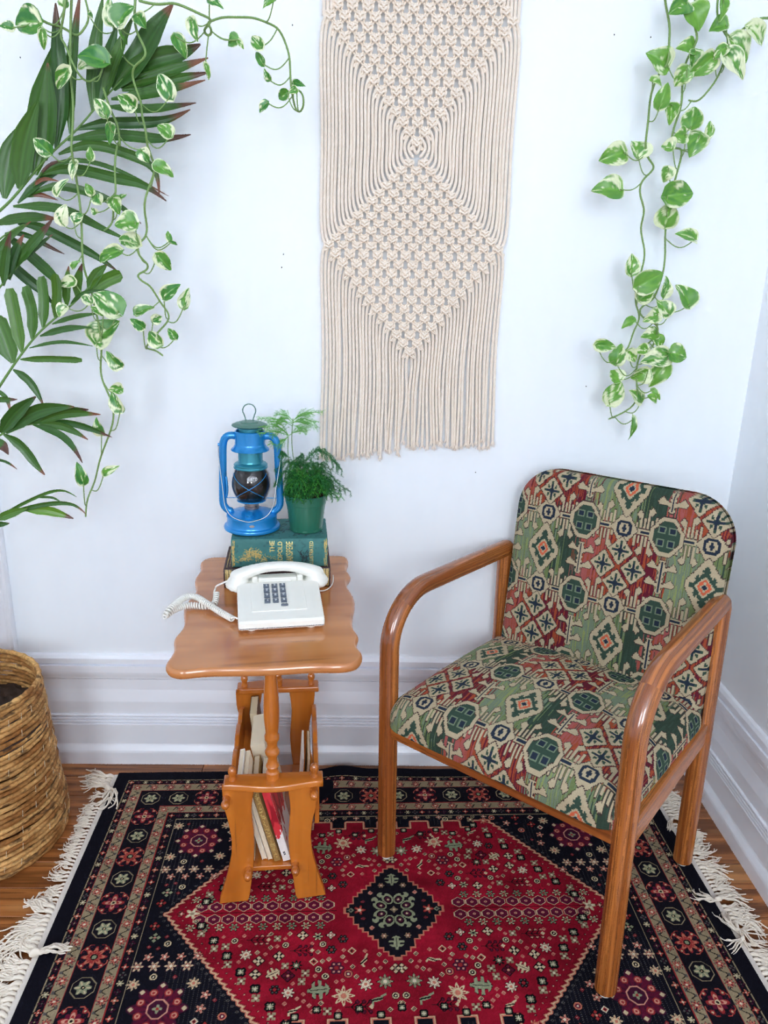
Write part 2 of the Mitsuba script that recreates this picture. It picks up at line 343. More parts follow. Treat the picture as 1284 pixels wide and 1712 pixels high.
# ------------------------------------------------------------------ tapestry cloth (woven stitch by stitch into the vertices)
PAL = {k: C(*v) for k, v in dict(cream=(180, 165, 136), line=(62, 44, 44), navy=(36, 46, 60), dgreen=(52, 72, 60), green=(104, 118, 74), sage=(112, 126, 104),
                                 dk=(48, 64, 52), rust=(150, 70, 46), pink=(156, 84, 80), maroon=(94, 28, 42), orange=(196, 96, 66), olive=(132, 142, 90)).items()}
TW, TH = 200, 188
def weave_tile():
    tile = np.full((TH * 2, TW * 2), -1, int)
    names = list(PAL)
    Yg, Xg = np.mgrid[0:TH * 2, 0:TW * 2] / 2.0
    def loc(cx, cy):
        dx = (Xg - cx + TW / 2) % TW - TW / 2; dy = (Yg - cy + TH / 2) % TH - TH / 2
        return np.floor(dx / 1.5) * 1.5 + .75, np.floor(dy / 1.5) * 1.5 + .75
    def put(mask, c): tile[mask] = names.index(c)
    def outlined(mask, c):
        g = mask.copy()
        for a, b in ((1, 0), (-1, 0), (0, 1), (0, -1), (2, 0), (-2, 0)): g |= np.roll(np.roll(mask, a, 0), b, 1)
        put(g & ~mask, 'line'); put(mask, c)
    for cy in (0, 94):
        for i, cx in enumerate((25, 75, 125, 175)):           # combs
            x = (Xg - cx + TW / 2) % TW - TW / 2; y = np.floor(((Yg - cy + TH / 2) % TH - TH / 2) / 1.5) * 1.5 + .75
            lens = {-11: (10, 18), -6.6: (22, 13), -2.2: (16, 25), 2.2: (27, 17), 6.6: (15, 24), 11: (20, 11)}
            g = np.zeros_like(x, bool)
            for bx, (u, l) in lens.items(): g |= (np.abs(x - bx) < 1.25) & (y < u) & (y > -l) & (np.abs(y) > 4)
            for hx, hy in ((-9, 20), (4.6, 25), (-4.6, -23), (9, -22)):
                g |= (np.abs(x - hx) + np.abs(y - hy) * .8 < 4.2) & (y * (1 if hy > 0 else -1) > abs(hy) - 5)
            outlined(g, 'cream'); put((np.abs(y) < 3.2) & (np.abs(x) < 9), 'cream'); put((np.abs(y) < 1.8) & (np.abs(x) < 6), 'navy')
    for cy in (47, 141):
        for cx in (50, 150):                                  # trees
            x, y = loc(cx, cy); x = x - 1
            g = (np.abs(x) < 3.4) & (np.abs(y) < 19) & ((np.floor(y / 3) % 2 == 0) | (np.abs(x) < 2.2))
            for hy in (-11, 8):
                for s in (-1, 1):
                    g |= (np.abs(y - hy - np.abs(x) * .4) < 2.2) & (x * s > 0) & (np.abs(x) < 13)
                    g |= (np.abs(x - s * 12) + np.abs(y - hy - 3) * .8 < 5.5) & (y - hy - 3 > -2)
            outlined(g, 'cream'); put((np.abs(x) < 1.2) & (np.abs(y) < 18), 'navy')
    for cy in (0, 94):
        for cx in (0, 100):                                   # small diamond with an eye
            x, y = loc(cx, cy); d = np.abs(x) * 1.05 + np.abs(y) * .8
            outlined(d < 17.5, 'cream'); put((np.maximum(abs(x), abs(y)) < 9) & (d < 13), 'navy'); put((d < 8.5) & (np.maximum(abs(x), abs(y)) < 5.5), 'cream'); put(d < 4, 'navy')
        for cx in (50, 150):                                  # large diamond of four squares
            x, y = loc(cx, cy); d = np.maximum(np.abs(x) * .98 + np.abs(y) * .72, np.maximum(np.abs(x) * 1.22, np.abs(y) * 1.02))
            outlined(d < 23.5, 'cream'); put(d < 19, 'line'); put(d < 18, 'dgreen')
            for sx in (-1, 1):
                for sy in (-1, 1):
                    q = np.maximum(abs(x - sx * 6.0), abs(y - sy * 7.4))
                    put((q < 5.0) & (d < 18.5), 'sage'); put((q < 3.0) & (d < 17.5), 'navy')
    for gi, cy in enumerate((47, 141)):
        x, y = loc(100 * gi, cy)                              # eye medallion
        d = np.maximum(np.abs(x) * 1.05 + np.abs(y) * .72, np.abs(x) * 1.15); d2 = np.abs(x) + np.abs(y) * .8
        outlined(d < 25, 'cream')
        r = np.hypot(x, y * .85); a = np.arctan2(y, x)
        put((d < 18.5) & (np.cos(a * 8) > -.2) & (r > 9), 'dgreen'); put((d < 15) & (d2 > 9), 'dgreen'); put(d2 < 10.5, 'cream'); put(d2 < 8.5, 'orange'); put(d2 < 5, 'cream'); put(d2 < 3, 'navy')
        for ox, oy in ((0, 20), (0, -20), (19, 0), (-19, 0)):  # cluster of four star diamonds
            x, y = loc(100 - 100 * gi + ox, cy + oy); d = np.abs(x) + np.abs(y) * .85
            outlined(d < 15, 'cream'); r = np.hypot(x, y); a = np.arctan2(y, x)
            put((d < 11) & (np.cos(a * 8) > .1), 'dgreen'); put((np.minimum(abs(x), abs(y)) < 1.5) & (r < 8), 'navy'); put(r < 3, 'navy')
    return tile, np.array([PAL[n] for n in names])
TILE, TPAL = weave_tile()
STITCH = .00198
def kilim(S, Tt):
    """colour of the cloth at S (along the rows) and Tt (along the warp), both in metres"""
    X = S / STITCH; Y = Tt / STITCH
    idx = TILE[np.floor(Y * 2).astype(int) % (2 * TH), np.floor(X * 2).astype(int) % (2 * TW)]
    X = np.floor(X * 1.6) / 1.6; Y = np.floor(Y * 1.2) / 1.2
    p = np.stack([X * .9, Y / 22.0, np.zeros(X.shape)], -1)
    n1 = meshkit.noise(p * [1.3, 1, 1], 3); n2 = meshkit.noise(p * [1, .5, 1] + 40, 5)
    Yj = Y + (n1 - .5) * 34
    gap = np.floor(Yj / 94.0).astype(int) % 2
    ph = ((X - np.where(gap == 0, 100, 0)) / 200.0 + .25 + (n2 - .5) * .16) % 1.0
    seq = ['pink', 'rust', 'maroon', 'sage', 'green', 'dk']
    ph = np.where(ph < .5, .5 * (ph / .5) ** .8, ph)
    k = np.minimum((ph * 6).astype(int), 5)
    base = np.array([PAL[s] for s in seq])[k]
    alt = np.array([PAL[s] for s in ['rust', 'maroon', 'rust', 'olive', 'sage', 'dgreen']])[k]
    m = (meshkit.noise(p * [1.3, 1.4, 1] + 90, 9) > .62)[..., None]
    base = np.where(m, alt, base)
    col = np.where((idx >= 0)[..., None], TPAL[np.maximum(idx, 0)], base)
    grain = .90 + .2 * rng.rand(*X.shape)
    return .84 * col * grain[..., None]

# ------------------------------------------------------------------ armchair
CH_YAW, CW, CD, CZ = .723, .575, .470, .690
_ct, _st = math.cos(.019), math.sin(.019)
_X = np.array([math.cos(CH_YAW), -math.sin(CH_YAW), 0]); _Y = np.array([math.sin(CH_YAW), math.cos(CH_YAW), 0]); _Z = np.array([0, 0, 1.0])
RUG_T = .012
MC = frame(np.array([.298, 1.373, RUG_T + .004]), _ct * _X + _st * _Z, _Y, -_st * _X + _ct * _Z)
chair = thing('armchair', 'oak armchair with bent round arms and green and red tapestry upholstery in the corner', 'chair')
LR = .0222
for s in (-1, 1):
    x = s * CW / 2; xb = s * .553 / 2
    B = .125
    # bend in the side plane: straight up, then round back into the arm
    ang = np.linspace(0, PI / 2, 15)
    bend = [np.array([x, B * (1 - math.cos(a)), CZ - B + B * math.sin(a)]) for a in ang]
    j = 8
    front = [np.array([x, 0, z]) for z in np.linspace(.0118 - .019 * x, CZ - B, 14)[:-1]] + bend[:j + 1]
    dirx = np.array([xb - x, CD - B, 0]); arm = [bend[-1] + dirx * t for t in np.linspace(0, 1, 9)[1:]]
    back_arm = bend[j:] + arm
    for nm, path in (('front_leg', front), ('armrest', back_arm)):
        m, uv = tube(path, LR, 18, cap=3, uv=True, capk=.30 if nm == 'front_leg' else 1.0)
        m.apply_transform(MC); uv = uv + [[rnd.random() * 3, rnd.random()]]
        add(nm, m, 'oak', chair, smooth=True, uv=uv)
    m, uv = tube([(xb, CD + (z - .4) * .01, z) for z in np.linspace(.0118 - .019 * xb, CZ - .006, 12)], LR, 18, cap=3, uv=True, capk=.30)
    m.apply_transform(MC); add('rear_leg', m, 'oak', chair, smooth=True, uv=uv + [[rnd.random() * 3, 0]])
    for p in ((x, 0), (xb, CD)):
        g = trimesh.creation.cylinder(.011, .012, sections=16); g.apply_translation((p[0], p[1], .0030 - .019 * p[0])); add('glide', xf(g, MC), 'white_plastic', chair, smooth=30)
    # side rail between the legs
    a, b = np.array([x, .012, .372]), np.array([xb, CD - .012, .372]); L = np.linalg.norm(b - a)
    r = rbox(.032, L, .052, .006, 10)
    ax = (b - a) / L; M = MC @ frame((a + b) / 2, np.cross(ax, [0, 0, 1]), ax, (0, 0, 1))
    addw('side_rail', r, 'oak', chair, (0, 1, 0), M=M)
addw('front_rail', rbox(CW - .03, .026, .046, .006, 10), 'oak', chair, (1, 0, 0), M=MC @ frame((0, .0, .372), (1, 0, 0), (0, 1, 0), (0, 0, 1)))
addw('rear_rail', rbox(.53, .026, .046, .006, 10), 'oak', chair, (1, 0, 0), M=MC @ frame((0, CD, .372), (1, 0, 0), (0, 1, 0), (0, 0, 1)))
def pillow(w, d, R, skirt, dome, step, round_corner=None, stretch=1.0):
    """cloth-covered pad on z = 0: top at z = R + dome, soft edges of radius R and a straight skirt below; returns vertices, faces, cloth coordinates"""
    def axis(length):
        flat = length / 2 - R; arc = R * PI / 2
        n = int(math.ceil((flat + arc + skirt) / step)); s = np.linspace(-1, 1, 2 * n + 1) * (flat + arc + skirt)
        a = np.clip(np.abs(s) - flat, 0, arc) / R
        ex = np.clip(np.abs(s) - flat - arc, 0, None)
        return s, np.sign(s) * np.minimum(np.abs(s), flat), np.sign(s) * np.sin(a), ex
    s, px, ax, ex = axis(w); t, py, ay, ey = axis(d)
    S, TT = np.meshgrid(s, t, indexing='ij'); AX, AY = np.meshgrid(ax, ay, indexing='ij'); PX, PY = np.meshgrid(px, py, indexing='ij'); EX, EY = np.meshgrid(ex, ey, indexing='ij')
    q = np.hypot(AX, AY); k = np.where(q > 1, 1 / np.maximum(q, 1e-9), 1); AX, AY = AX * k, AY * k; q = np.minimum(q, 1)
    drop = R * (1 - np.sqrt(1 - q * q)) + np.maximum(EX, EY)
    x, y = PX + R * AX, PY + R * AY
    if round_corner:
        pass
    z = R + skirt - drop + dome * (1 - (2 * x / w) ** 2) * (1 - (2 * y / d) ** 2)
    return np.stack([x, y, z], -1), S, TT, (len(s), len(t))
# seat
V, S, TT, (nu, nv) = pillow(.568, .500, .050, .022, .048, .00138)
V = V.reshape(-1, 3); bul = V[:, 2]
V[:, 1] += .219; V[:, 2] += .386
V[:, 2] += np.clip(-(V[:, 1] - .25), -.3, .3) * -.0
colr = kilim(S + .193, TT + .022).reshape(-1, 3)
loop = np.r_[np.arange(nv - 1), np.arange(nu - 1) * nv + nv - 1, ((nu - 1) * nv + np.arange(1, nv))[::-1], (np.arange(1, nu) * nv)[::-1]]
V = np.vstack([V, V[loop].mean(0)]); colr = np.vstack([colr, colr[:1]]); c_ = len(V) - 1
m = TM(V, np.vstack([gridfaces(nu, nv), np.stack([loop, np.full(len(loop), c_), np.roll(loop, -1)], 1)[:, ::-1]]))
if m.face_normals[:nu * nv, 2].mean() < 0: m.invert()
add('seat', xf(m, MC), 'fabric', chair, smooth=True, color=colr)
# back: an upright pad with round upper corners, leaning back
def backpad():
    w, hgt, th, rc = .530, .549, .030, .105
    step = .00138
    nu = int(w / step); nv = int(hgt / step)
    u = np.linspace(-1, 1, nu); v = np.linspace(0, 1, nv)
    Uv, Vv = np.meshgrid(u, v, indexing='ij')
    z = Vv * hgt
    # half width narrows along the rounded upper corners
    zc = np.clip(z - (hgt - rc), 0, rc)
    hw = w / 2 - rc + np.sqrt(np.maximum(rc ** 2 - zc ** 2, 1e-9))
    hw = np.minimum(hw, w / 2); hw = np.maximum(hw, w / 2 - rc * .985)
    x = Uv * hw
    # distance to the outline for the soft edge
    dx = hw - np.abs(x)
    cxn = np.maximum(np.abs(x) - (w / 2 - rc), 0); czn = np.maximum(z - (hgt - rc), 0)
    inner = rc - np.hypot(cxn, czn)
    dist = np.where((cxn > 0) & (czn > 0), inner, np.minimum(w / 2 - np.abs(x), hgt - z))
    e = np.clip(dist / .026, 0, 1); prof = np.sqrt(1 - (1 - e) ** 2)
    y = -th * prof - .012 * (1 - (x / (w / 2)) ** 2) * np.sin(np.clip(z / hgt, 0, 1) * PI)
    return np.stack([x, y, z], -1), (nu, nv), x, z
V, (nu, nv), sx, sz = backpad()
F = gridfaces(nu, nv)
front_m = TM(V.reshape(-1, 3), F)
lean = math.radians(7.5)
MB = MC @ frame((.013, CD - .040, .375), (1, 0, 0), (0, math.cos(lean), -math.sin(lean)), (0, math.sin(lean), math.cos(lean)))
colr = kilim(sx + .165, sz + .115).reshape(-1, 3)
loop = np.r_[np.arange(nv - 1), np.arange(nu - 1) * nv + nv - 1, ((nu - 1) * nv + np.arange(1, nv))[::-1], (np.arange(1, nu) * nv)[::-1]]
rimv = V.reshape(-1, 3)[loop].copy(); rimv[:, 1] = .024; nf = nu * nv; i_ = np.arange(len(loop)); j_ = (i_ + 1) % len(loop); c_ = nf + len(loop)
bm = TM(np.vstack([front_m.vertices, rimv, rimv.mean(0)]), np.vstack([F, np.stack([loop, nf + i_, nf + j_], 1), np.stack([loop, nf + j_, loop[j_]], 1), np.stack([np.full(len(loop), c_), nf + j_, nf + i_], 1)]))
if bm.volume < 0: bm.invert()
colr = np.vstack([colr, colr[loop], colr[:1]])
bm.apply_transform(MB)
add('backrest', bm, 'fabric', chair, smooth=True, color=colr)

# ------------------------------------------------------------------ side table with a magazine rack
TBZ = .670
TC = np.array([-.196, 1.613, 0.0]); TA = math.radians(4.6)
MT = rotz(TA, TC); MTi = np.linalg.inv(MT)
def tl(P): return (MTi @ np.r_[P, 1])[:3]
table = thing('side_table', 'honey maple side table with a scalloped top and a magazine rack between its legs', 'table')
o1 = [(110, 1430), (135, 1458), (180, 1482), (250, 1500), (330, 1502), (430, 1492), (560, 1480), (700, 1471), (850, 1469), (1000, 1469), (1150, 1470)]
o2 = [(80, 1467), (250, 1450), (400, 1441), (600, 1434), (800, 1437), (920, 1433), (1020, 1410), (1090, 1370), (1122, 1325), (1105, 1280), (1075, 1230), (1058, 1175), (1064, 1125), (1078, 1090), (1056, 1045),
      (1015, 992), (1000, 930), (1010, 870), (1030, 800), (1040, 735), (1020, 660), (980, 590), (957, 545), (950, 500), (966, 452), (982, 430), (972, 390), (947, 352), (942, 318), (957, 270), (958, 232), (930, 202), (880, 190), (800, 187), (720, 190)]
o3 = [(760, 205), (650, 208), (570, 222), (522, 250), (508, 295), (512, 340), (482, 390), (450, 440), (444, 495), (462, 545), (448, 595), (405, 650), (345, 725), (322, 800), (313, 880), (320, 960), (300, 1020), (250, 1072), (208, 1125), (200, 1172), (216, 1225), (190, 1290), (148, 1350), (118, 1398)]
pix = [(260 + x / 6.758, 900 + y / 6.758) for x, y in o1] + [(440 + x / 6.758, 900 + y / 6.758) for x, y in o2] + [(260 + x / 6.758, 900 + y / 6.758) for x, y in o3]
pl = np.array([tl(on(x, y, TBZ))[:2] for x, y in pix])
from scipy.interpolate import splprep, splev
tck, _u = splprep([np.r_[pl[:, 0], pl[0, 0]], np.r_[pl[:, 1], pl[0, 1]]], s=.00006, per=True)
outl = np.array(splev(np.linspace(0, 1, 241)[:-1], tck)).T
m = slab(outl, [(.006, TBZ - .020), (.002, TBZ - .018), (0, TBZ - .013), (0, TBZ - .008), (.0015, TBZ - .0035), (.004, TBZ - .001), (.0065, TBZ)])
addw('tabletop', m, 'table_top_wood', table, (1, .08, 0), M=MT, angle=50)
YF, YR = -.183, .212           # the two end frames
def legpoly(px_list, Yw=1.432):
    return np.array([[tl(at(x, y, Yw))[0], at(x, y, Yw)[2]] for x, y in px_list])
lf = legpoly([(372, 1312), (374, 1340), (383, 1372), (388.5, 1400), (388, 1425), (381, 1460), (367, 1505), (417, 1503), (421, 1475), (424.5, 1445), (426, 1415), (425, 1390), (421.5, 1362), (421, 1345), (426, 1312)])
rf = legpoly([(480, 1312), (484, 1335), (485.5, 1352), (484, 1375), (482, 1402), (484.5, 1430), (488.5, 1455), (495, 1501), (545, 1497), (532, 1460), (522, 1425), (519.5, 1400), (522, 1375), (530, 1345), (533.5, 1312)])
BARZ = .338
for y0, sgn in ((YF, 1), (YR, -1)):
    for poly in (lf, rf):
        p = poly.copy(); zmin, zmax = p[:, 1].min(), p[:, 1].max()
        p[:, 1] = RUG_T + .0005 + (p[:, 1] - zmin) / (zmax - zmin) * (BARZ - .015 - RUG_T)
        po = np.array(splev(np.linspace(0, 1, 61)[:-1], splprep([np.r_[p[:, 0], p[0, 0]], np.r_[p[:, 1], p[0, 1]]], s=0, per=True, k=1)[0])).T
        m = slab(po, bev(.017, .0025), axes=[[1, 0, 0], [0, 0, 1], [0, 1, 0]])
        m.apply_translation((0, y0 - .0085, 0))
        addw('leg_board', m, 'maple', table, (0, 0, 1), M=MT)
    # cross bar with a bowed face
    xs_ = np.linspace(-.107, .107, 15)
    fr = np.array([(x, -.026 - .007 * math.cos(x / .107 * PI)) for x in xs_]); bk = np.array([(x, .020) for x in xs_[::-1]])
    m = slab(np.vstack([fr, bk]) * [1, sgn], [(.003, BARZ - .016), (0, BARZ - .013), (0, BARZ - .004), (.002, BARZ - .001), (.004, BARZ)])
    m.apply_translation((.006, y0, 0)); bar = addw('crossbar', m, 'maple', table, (1, 0, 0), M=MT)
    # turned post
    z0 = BARZ
    prof = [(.0, z0), (.0135, z0), (.0135, z0 + .010), (.0145, z0 + .016), (.011, z0 + .020), (.0115, z0 + .026), (.0145, z0 + .032), (.0115, z0 + .038), (.0095, z0 + .048), (.0105, z0 + .056), (.0150, z0 + .062), (.0158, z0 + .068), (.0125, z0 + .074),
            (.0105, z0 + .082), (.0120, z0 + .092), (.0155, z0 + .098), (.0160, z0 + .106), (.0130, z0 + .112), (.0140, z0 + .120), (.0162, z0 + .145), (.0168, z0 + .170), (.0155, z0 + .205), (.0125, z0 + .245), (.0108, z0 + .285), (.0108, TBZ - .019), (0, TBZ - .019)]
    m = lathe(prof, 32); m.apply_translation((.004, y0, 0)); addw('post', m, 'maple', table, (0, 0, 1), M=MT, angle=40)
    fin = [(0, 0), (.0085, 0), (.0080, .005), (.0062, .009), (.0075, .012), (.0095, .018), (.0092, .024), (.0065, .030), (0, .032)]
    for sx in (-1, 1):
        m = lathe(fin, 20); m.apply_translation((.006 + sx * .088, y0, BARZ)); addw('finial', m, 'maple', table, (0, 0, 1), M=MT, angle=60)
    for px_, py_ in ((378, 1337), (525, 1329), (415, 1458), (494, 1454)):
        P = at(px_, py_, 1.41); q = tl(P)
        m = lathe(fin, 20); m.apply_transform(frame((q[0], y0 - sgn * .0085, q[2]), (1, 0, 0), (0, 0, sgn), (0, -sgn, 0))); addw('peg', m, 'maple', table, (0, 1, 0), M=MT, angle=60)
# side boards with a stepped, curved upper edge, and the shelf of the rack
ys = np.linspace(YF + .010, YR - .010, 60)
tt = (ys - ys[0]) / (ys[-1] - ys[0])
zt = .306 - .006 * np.cos(tt * PI * 2) - .014 * np.exp(-((tt - .45) / .05) ** 2) - .012 * np.exp(-((tt - .75) / .05) ** 2) - .02 * np.exp(-((tt - 1.0) / .08) ** 2)
for sx in (-1, 1):
    po = np.vstack([np.stack([ys, zt], 1)[::-1], [(ys[0], .205), (ys[-1], .205)]])
    m = slab(po, bev(.011, .002), axes=[[0, 1, 0], [0, 0, 1], [1, 0, 0]])
    m.apply_translation((.006 + sx * .094 - .0055, 0, 0))
    addw('side_board', m, 'maple', table, (0, 1, 0), M=MT)
m = rbox(.118, YR - YF - .018, .013, .003, 8, c=(.004, (YR + YF) / 2, .088)); addw('rack_shelf', m, 'maple', table, (0, 1, 0), M=MT)
SHELF_Z = .0948

# ------------------------------------------------------------------ rug, knotted into a grid
RC, RA = np.array([.095, 1.398, 0.0]), math.radians(1.6)
MR = rotz(RA, RC)
HX, HY, KN = .750, .512, .0015
NXK, NYK = int(2 * HX / KN) + 1, int(2 * HY / KN) + 1
RP = dict(black=(22, 19, 27), navy=(19, 18, 27), red=(150, 22, 42), dred=(112, 16, 32), maroon=(92, 22, 46), plum=(66, 22, 44), cream=(206, 184, 148), tan=(150, 134, 106), sage=(142, 146, 116),
          salmon=(190, 114, 92), pink=(204, 144, 124), brick=(146, 46, 46), ink=(14, 12, 16), white=(222, 208, 180), grey=(84, 80, 78))
RN = list(RP); RI = {n: i for i, n in enumerate(RN)}
def weave_rug():
    gx = (np.arange(NXK) - (NXK - 1) / 2) * KN; gy = (np.arange(NYK) - (NYK - 1) / 2) * KN
    X, Y = np.meshgrid(gx, gy, indexing='ij')
    G = np.full(X.shape, RI['navy'], np.int16)
    r_ = random.Random(5)
    def stamp(fn, cx, cy, half, rot=0.0):
        i0, i1 = int(max(0, (cx - half + HX) / KN)), int(min(NXK, (cx + half + HX) / KN + 2)); j0, j1 = int(max(0, (cy - half + HY) / KN)), int(min(NYK, (cy + half + HY) / KN + 2))
        if i0 >= i1 or j0 >= j1: return
        x, y = X[i0:i1, j0:j1] - cx, Y[i0:i1, j0:j1] - cy
        if rot: c, s = math.cos(rot), math.sin(rot); x, y = c * x + s * y, -s * x + c * y
        sub = G[i0:i1, j0:j1]
        for mask, col in fn(x, y): sub[mask] = RI[col]
    def flower(n, r, petal, core, rim='ink', hub='white', ph=0.0):
        def f(x, y):
            q = np.hypot(x, y); a = np.arctan2(y, x) + ph
            e = r * (.70 + .30 * np.cos(n * a))
            return [(q < e + .0022, rim), (q < e, petal), (q < e - r * .34, core), (q < r * .26, hub)]
        return f
    def star(n, r, petal, hub='salmon', rim=None):
        def f(x, y):
            q = np.hypot(x, y); a = (np.arctan2(y, x) * n / (2 * PI)) % 1.0; w = np.abs(a - .5) * 2
            e = r * (.42 + .58 * w)
            o = [(q < e + .002, rim)] if rim else []
            return o + [(q < e, petal), ((q < e * .72) & (q > r * .45) & (w > .75), 'brick'), (q < r * .24, hub)]
        return f
    def diamond(r, out, mid, hub):
        return lambda x, y: [(abs(x) + abs(y) < r, out), (abs(x) + abs(y) < r * .66, mid), (abs(x) + abs(y) < r * .30, hub)]
    def cross(r, col, hub='white', rim='ink'):
        def f(x, y):
            o = []
            for dx, dy in ((r * .55, 0), (-r * .55, 0), (0, r * .55), (0, -r * .55)): o.append((abs(x - dx) + abs(y - dy) < r * .52, rim))
            for dx, dy in ((r * .55, 0), (-r * .55, 0), (0, r * .55), (0, -r * .55)): o.append((abs(x - dx) + abs(y - dy) < r * .34, col))
            return o + [(np.hypot(x, y) < r * .2, hub)]
        return f
    def xstar(r):
        def f(x, y):
            d1, d2 = abs(x - y) * .7, abs(x + y) * .7; q = np.hypot(x, y)
            return [((np.minimum(d1, d2) < r * .42) & (q < r), 'ink'), ((np.minimum(abs(x), abs(y)) < r * .22) & (q < r * .8), 'ink'), ((np.minimum(d1, d2) < r * .12) & (q < r * .62), 'sage'), ((np.minimum(abs(x), abs(y)) < .0009) & (q < r * .5), 'white')]
        return f
    def square(r, col='tan'):
        return lambda x, y: [((np.maximum(abs(x), abs(y)) < r), col), ((np.minimum(abs(x), abs(y)) < r * .22) & (np.maximum(abs(x), abs(y)) > r * .5) & (np.maximum(abs(x), abs(y)) < r), 'dred'), (np.hypot(x, y) < r * .35, 'white')]
    def leaf(r, col='sage'):
        def f(x, y):
            w = r * .62 * (1 - (x / r) ** 2) * (1 + .45 * np.sign(np.sin(x / r * 11)))
            return [((abs(y) < w + .002) & (abs(x) < r), 'ink'), ((abs(y) < w) & (abs(x) < r * .95), col), ((abs(y) < .0008) & (abs(x) < r * .7), 'ink')]
        return f
    def bird(r, col='sage'):
        def f(x, y):
            b = ((x / r) ** 2 + ((y - .25 * x) / (r * .38)) ** 2 < .55); t = (abs(y - r * .42 - .5 * (x - r * .6)) < r * .16) & (abs(x - r * .75) < r * .38); l = (abs(x + r * .5) < r * .14) & (y < 0) & (y > -r * .8)
            return [(b | t | l, col), (b & (abs(y - .2 * x) < r * .1), 'ink')]
        return f
    def dots(r, cols=('ink', 'grey')):
        def f(x, y):
            o = []
            for k in range(6):
                a = k * PI / 3; q = np.hypot(x - r * .62 * math.cos(a), y - r * .62 * math.sin(a)); o += [(q < r * .34, cols[0]), (q < r * .16, cols[1])]
            return o + [(np.hypot(x, y) < r * .25, 'brick')]
        return f
    def sprig(r, col='maroon'):
        def f(x, y):
            o = [((abs(y) < .0012) & (abs(x) < r), 'ink')]
            for k in (-.6, -.1, .4):
                for s in (-1, 1):
                    o.append(((abs(y * s - (x - k * r) * .9) < .0014) & (x > k * r) & (x < (k + .45) * r), 'ink'))
                    q = np.hypot(x - (k + .5) * r, y - s * r * .42); o += [(q < r * .17, 'ink'), (q < r * .11, col)]
            return o + [(abs(x - r) + abs(y) < r * .22, 'cream')]
        return f
    def ringlet(r, a='salmon', b='maroon'):
        return lambda x, y: [(np.hypot(x, y) < r, 'ink'), (np.hypot(x, y) < r * .85, a), (np.hypot(x, y) < r * .55, b), (np.hypot(x, y) < r * .22, 'white')]
    # borders
    D1, D2 = HX - abs(X), HY - abs(Y); D = np.minimum(D1, D2); vert = D1 < D2; S = np.where(vert, Y, X)
    G[(D > .036)] = RI['black']
    for a in (.036, .198): G[(D > a) & (D < a + .0028)] = RI['tan']
    for a, b in ((.053, .083), (.146, .174)):
        G[(D > a) & (D < b)] = RI['tan']; G[((D > a) & (D < a + .0016)) | ((D > b - .0016) & (D < b))] = RI['brick']
        mid = (a + b) / 2; ph = (S / .046) % 1 - .5; w = D - mid
        G[(D > a + .003) & (D < b - .003) & (abs(w - .0065 * np.sin(ph * 2 * PI * 2)) < .0021) & (abs(ph) > .20)] = RI['ink']
        G[(D > a + .003) & (D < b - .003) & (abs(w + .0085 * np.sign(ph)) < .0026) & (abs(abs(ph) - .36) < .07)] = RI['grey']
    G[(D > .083) & (D < .146)] = RI['black']
    def along(dm, step, fns, half, off=0.0):
        for sgn in (-1, 1):
            L = HY - dm; n = int(round(2 * L / step)); k0 = 0
            for k in range(n + 1):
                y = -L + 2 * L * k / n; stamp(fns[k % len(fns)], sgn * (HX - dm), y, half, PI / 2 if len(fns) == 1 else 0)
            L = HX - dm; n = int(round(2 * L / step))
            for k in range(1, n):
                x = -L + 2 * L * k / n; stamp(fns[k % len(fns)], x, sgn * (HY - dm), half)
    gf = [flower(4, .0080, 'salmon', 'brick'), cross(.009, 'plum', 'grey'), flower(6, .0078, 'cream', 'sage'), cross(.009, 'grey', 'plum'), flower(4, .0080, 'brick', 'salmon'), cross(.009, 'plum', 'tan')]
    along(.0455, .0195, gf, .012); along(.185, .0195, gf, .012)
    tf = [flower(8, .0105, 'salmon', 'brick', 'plum')]
    along(.068, .046, tf, .014); along(.160, .046, tf, .014)
    def rosette(x, y):
        q = np.hypot(x, y); a = np.arctan2(y, x); e = .027 * (.78 + .22 * np.cos(8 * a)); w = np.abs(((a * 8 / (2 * PI)) % 1) - .5) * 2
        ca = np.maximum(np.maximum(abs(x), abs(y)), (abs(x) + abs(y)) * .66); qx = np.hypot(x, y)
        o = [(ca < .0335, 'black'), ((ca > .0290) & (ca < .0312) & (np.minimum(abs(x), abs(y)) > .008), 'brick'), ((ca > .0292) & (ca < .0302) & (np.minimum(abs(x), abs(y)) > .008), 'salmon'), ((ca < .0290) & (qx > .022) & (np.sin(x * 700) * np.sin(y * 700) > .35), 'plum')]
        for s in (-1, 1):
            for t in (-1, 1):
                qq = np.hypot(x - s * .020, y - t * .021); o += [(qq < .0055, 'brick'), (qq < .0025, 'cream')]
        return o + [(q < e, 'brick'), ((q < e * .86) & (w > .35), 'salmon'), ((q < e * .62) & (w > .5), 'brick'), (q < .0075, 'ink'), (q < .0048, 'sage')]
    def rosette2(x, y):
        o = rosette(x, y)[:-5]; q = np.hypot(x, y); a = np.arctan2(y, x); e = .025 * (.62 + .38 * np.cos(4 * a)); e2 = .020 * (.7 + .3 * np.cos(4 * a + PI))
        return o + [(q < e2, 'maroon'), (q < e, 'brick'), (q < e * .75, 'pink'), (q < e * .5, 'brick'), (q < .006, 'cream'), (q < .003, 'ink')]
    def creamflower(x, y):
        o = [(np.maximum(np.maximum(abs(x), abs(y)), (abs(x) + abs(y)) * .72) < .0245, 'tan'), (np.maximum(np.maximum(abs(x), abs(y)), (abs(x) + abs(y)) * .72) < .0225, 'black')]
        q = np.hypot(x, y); a = np.arctan2(y, x); e = .0175 * (.82 + .18 * np.cos(6 * a))
        return o + [(q < e, 'sage'), ((q < e * .9) & (np.cos(6 * a) > .75) & (q > .006), 'cream'), (q < .0042, 'ink'), (q < .002, 'cream')]
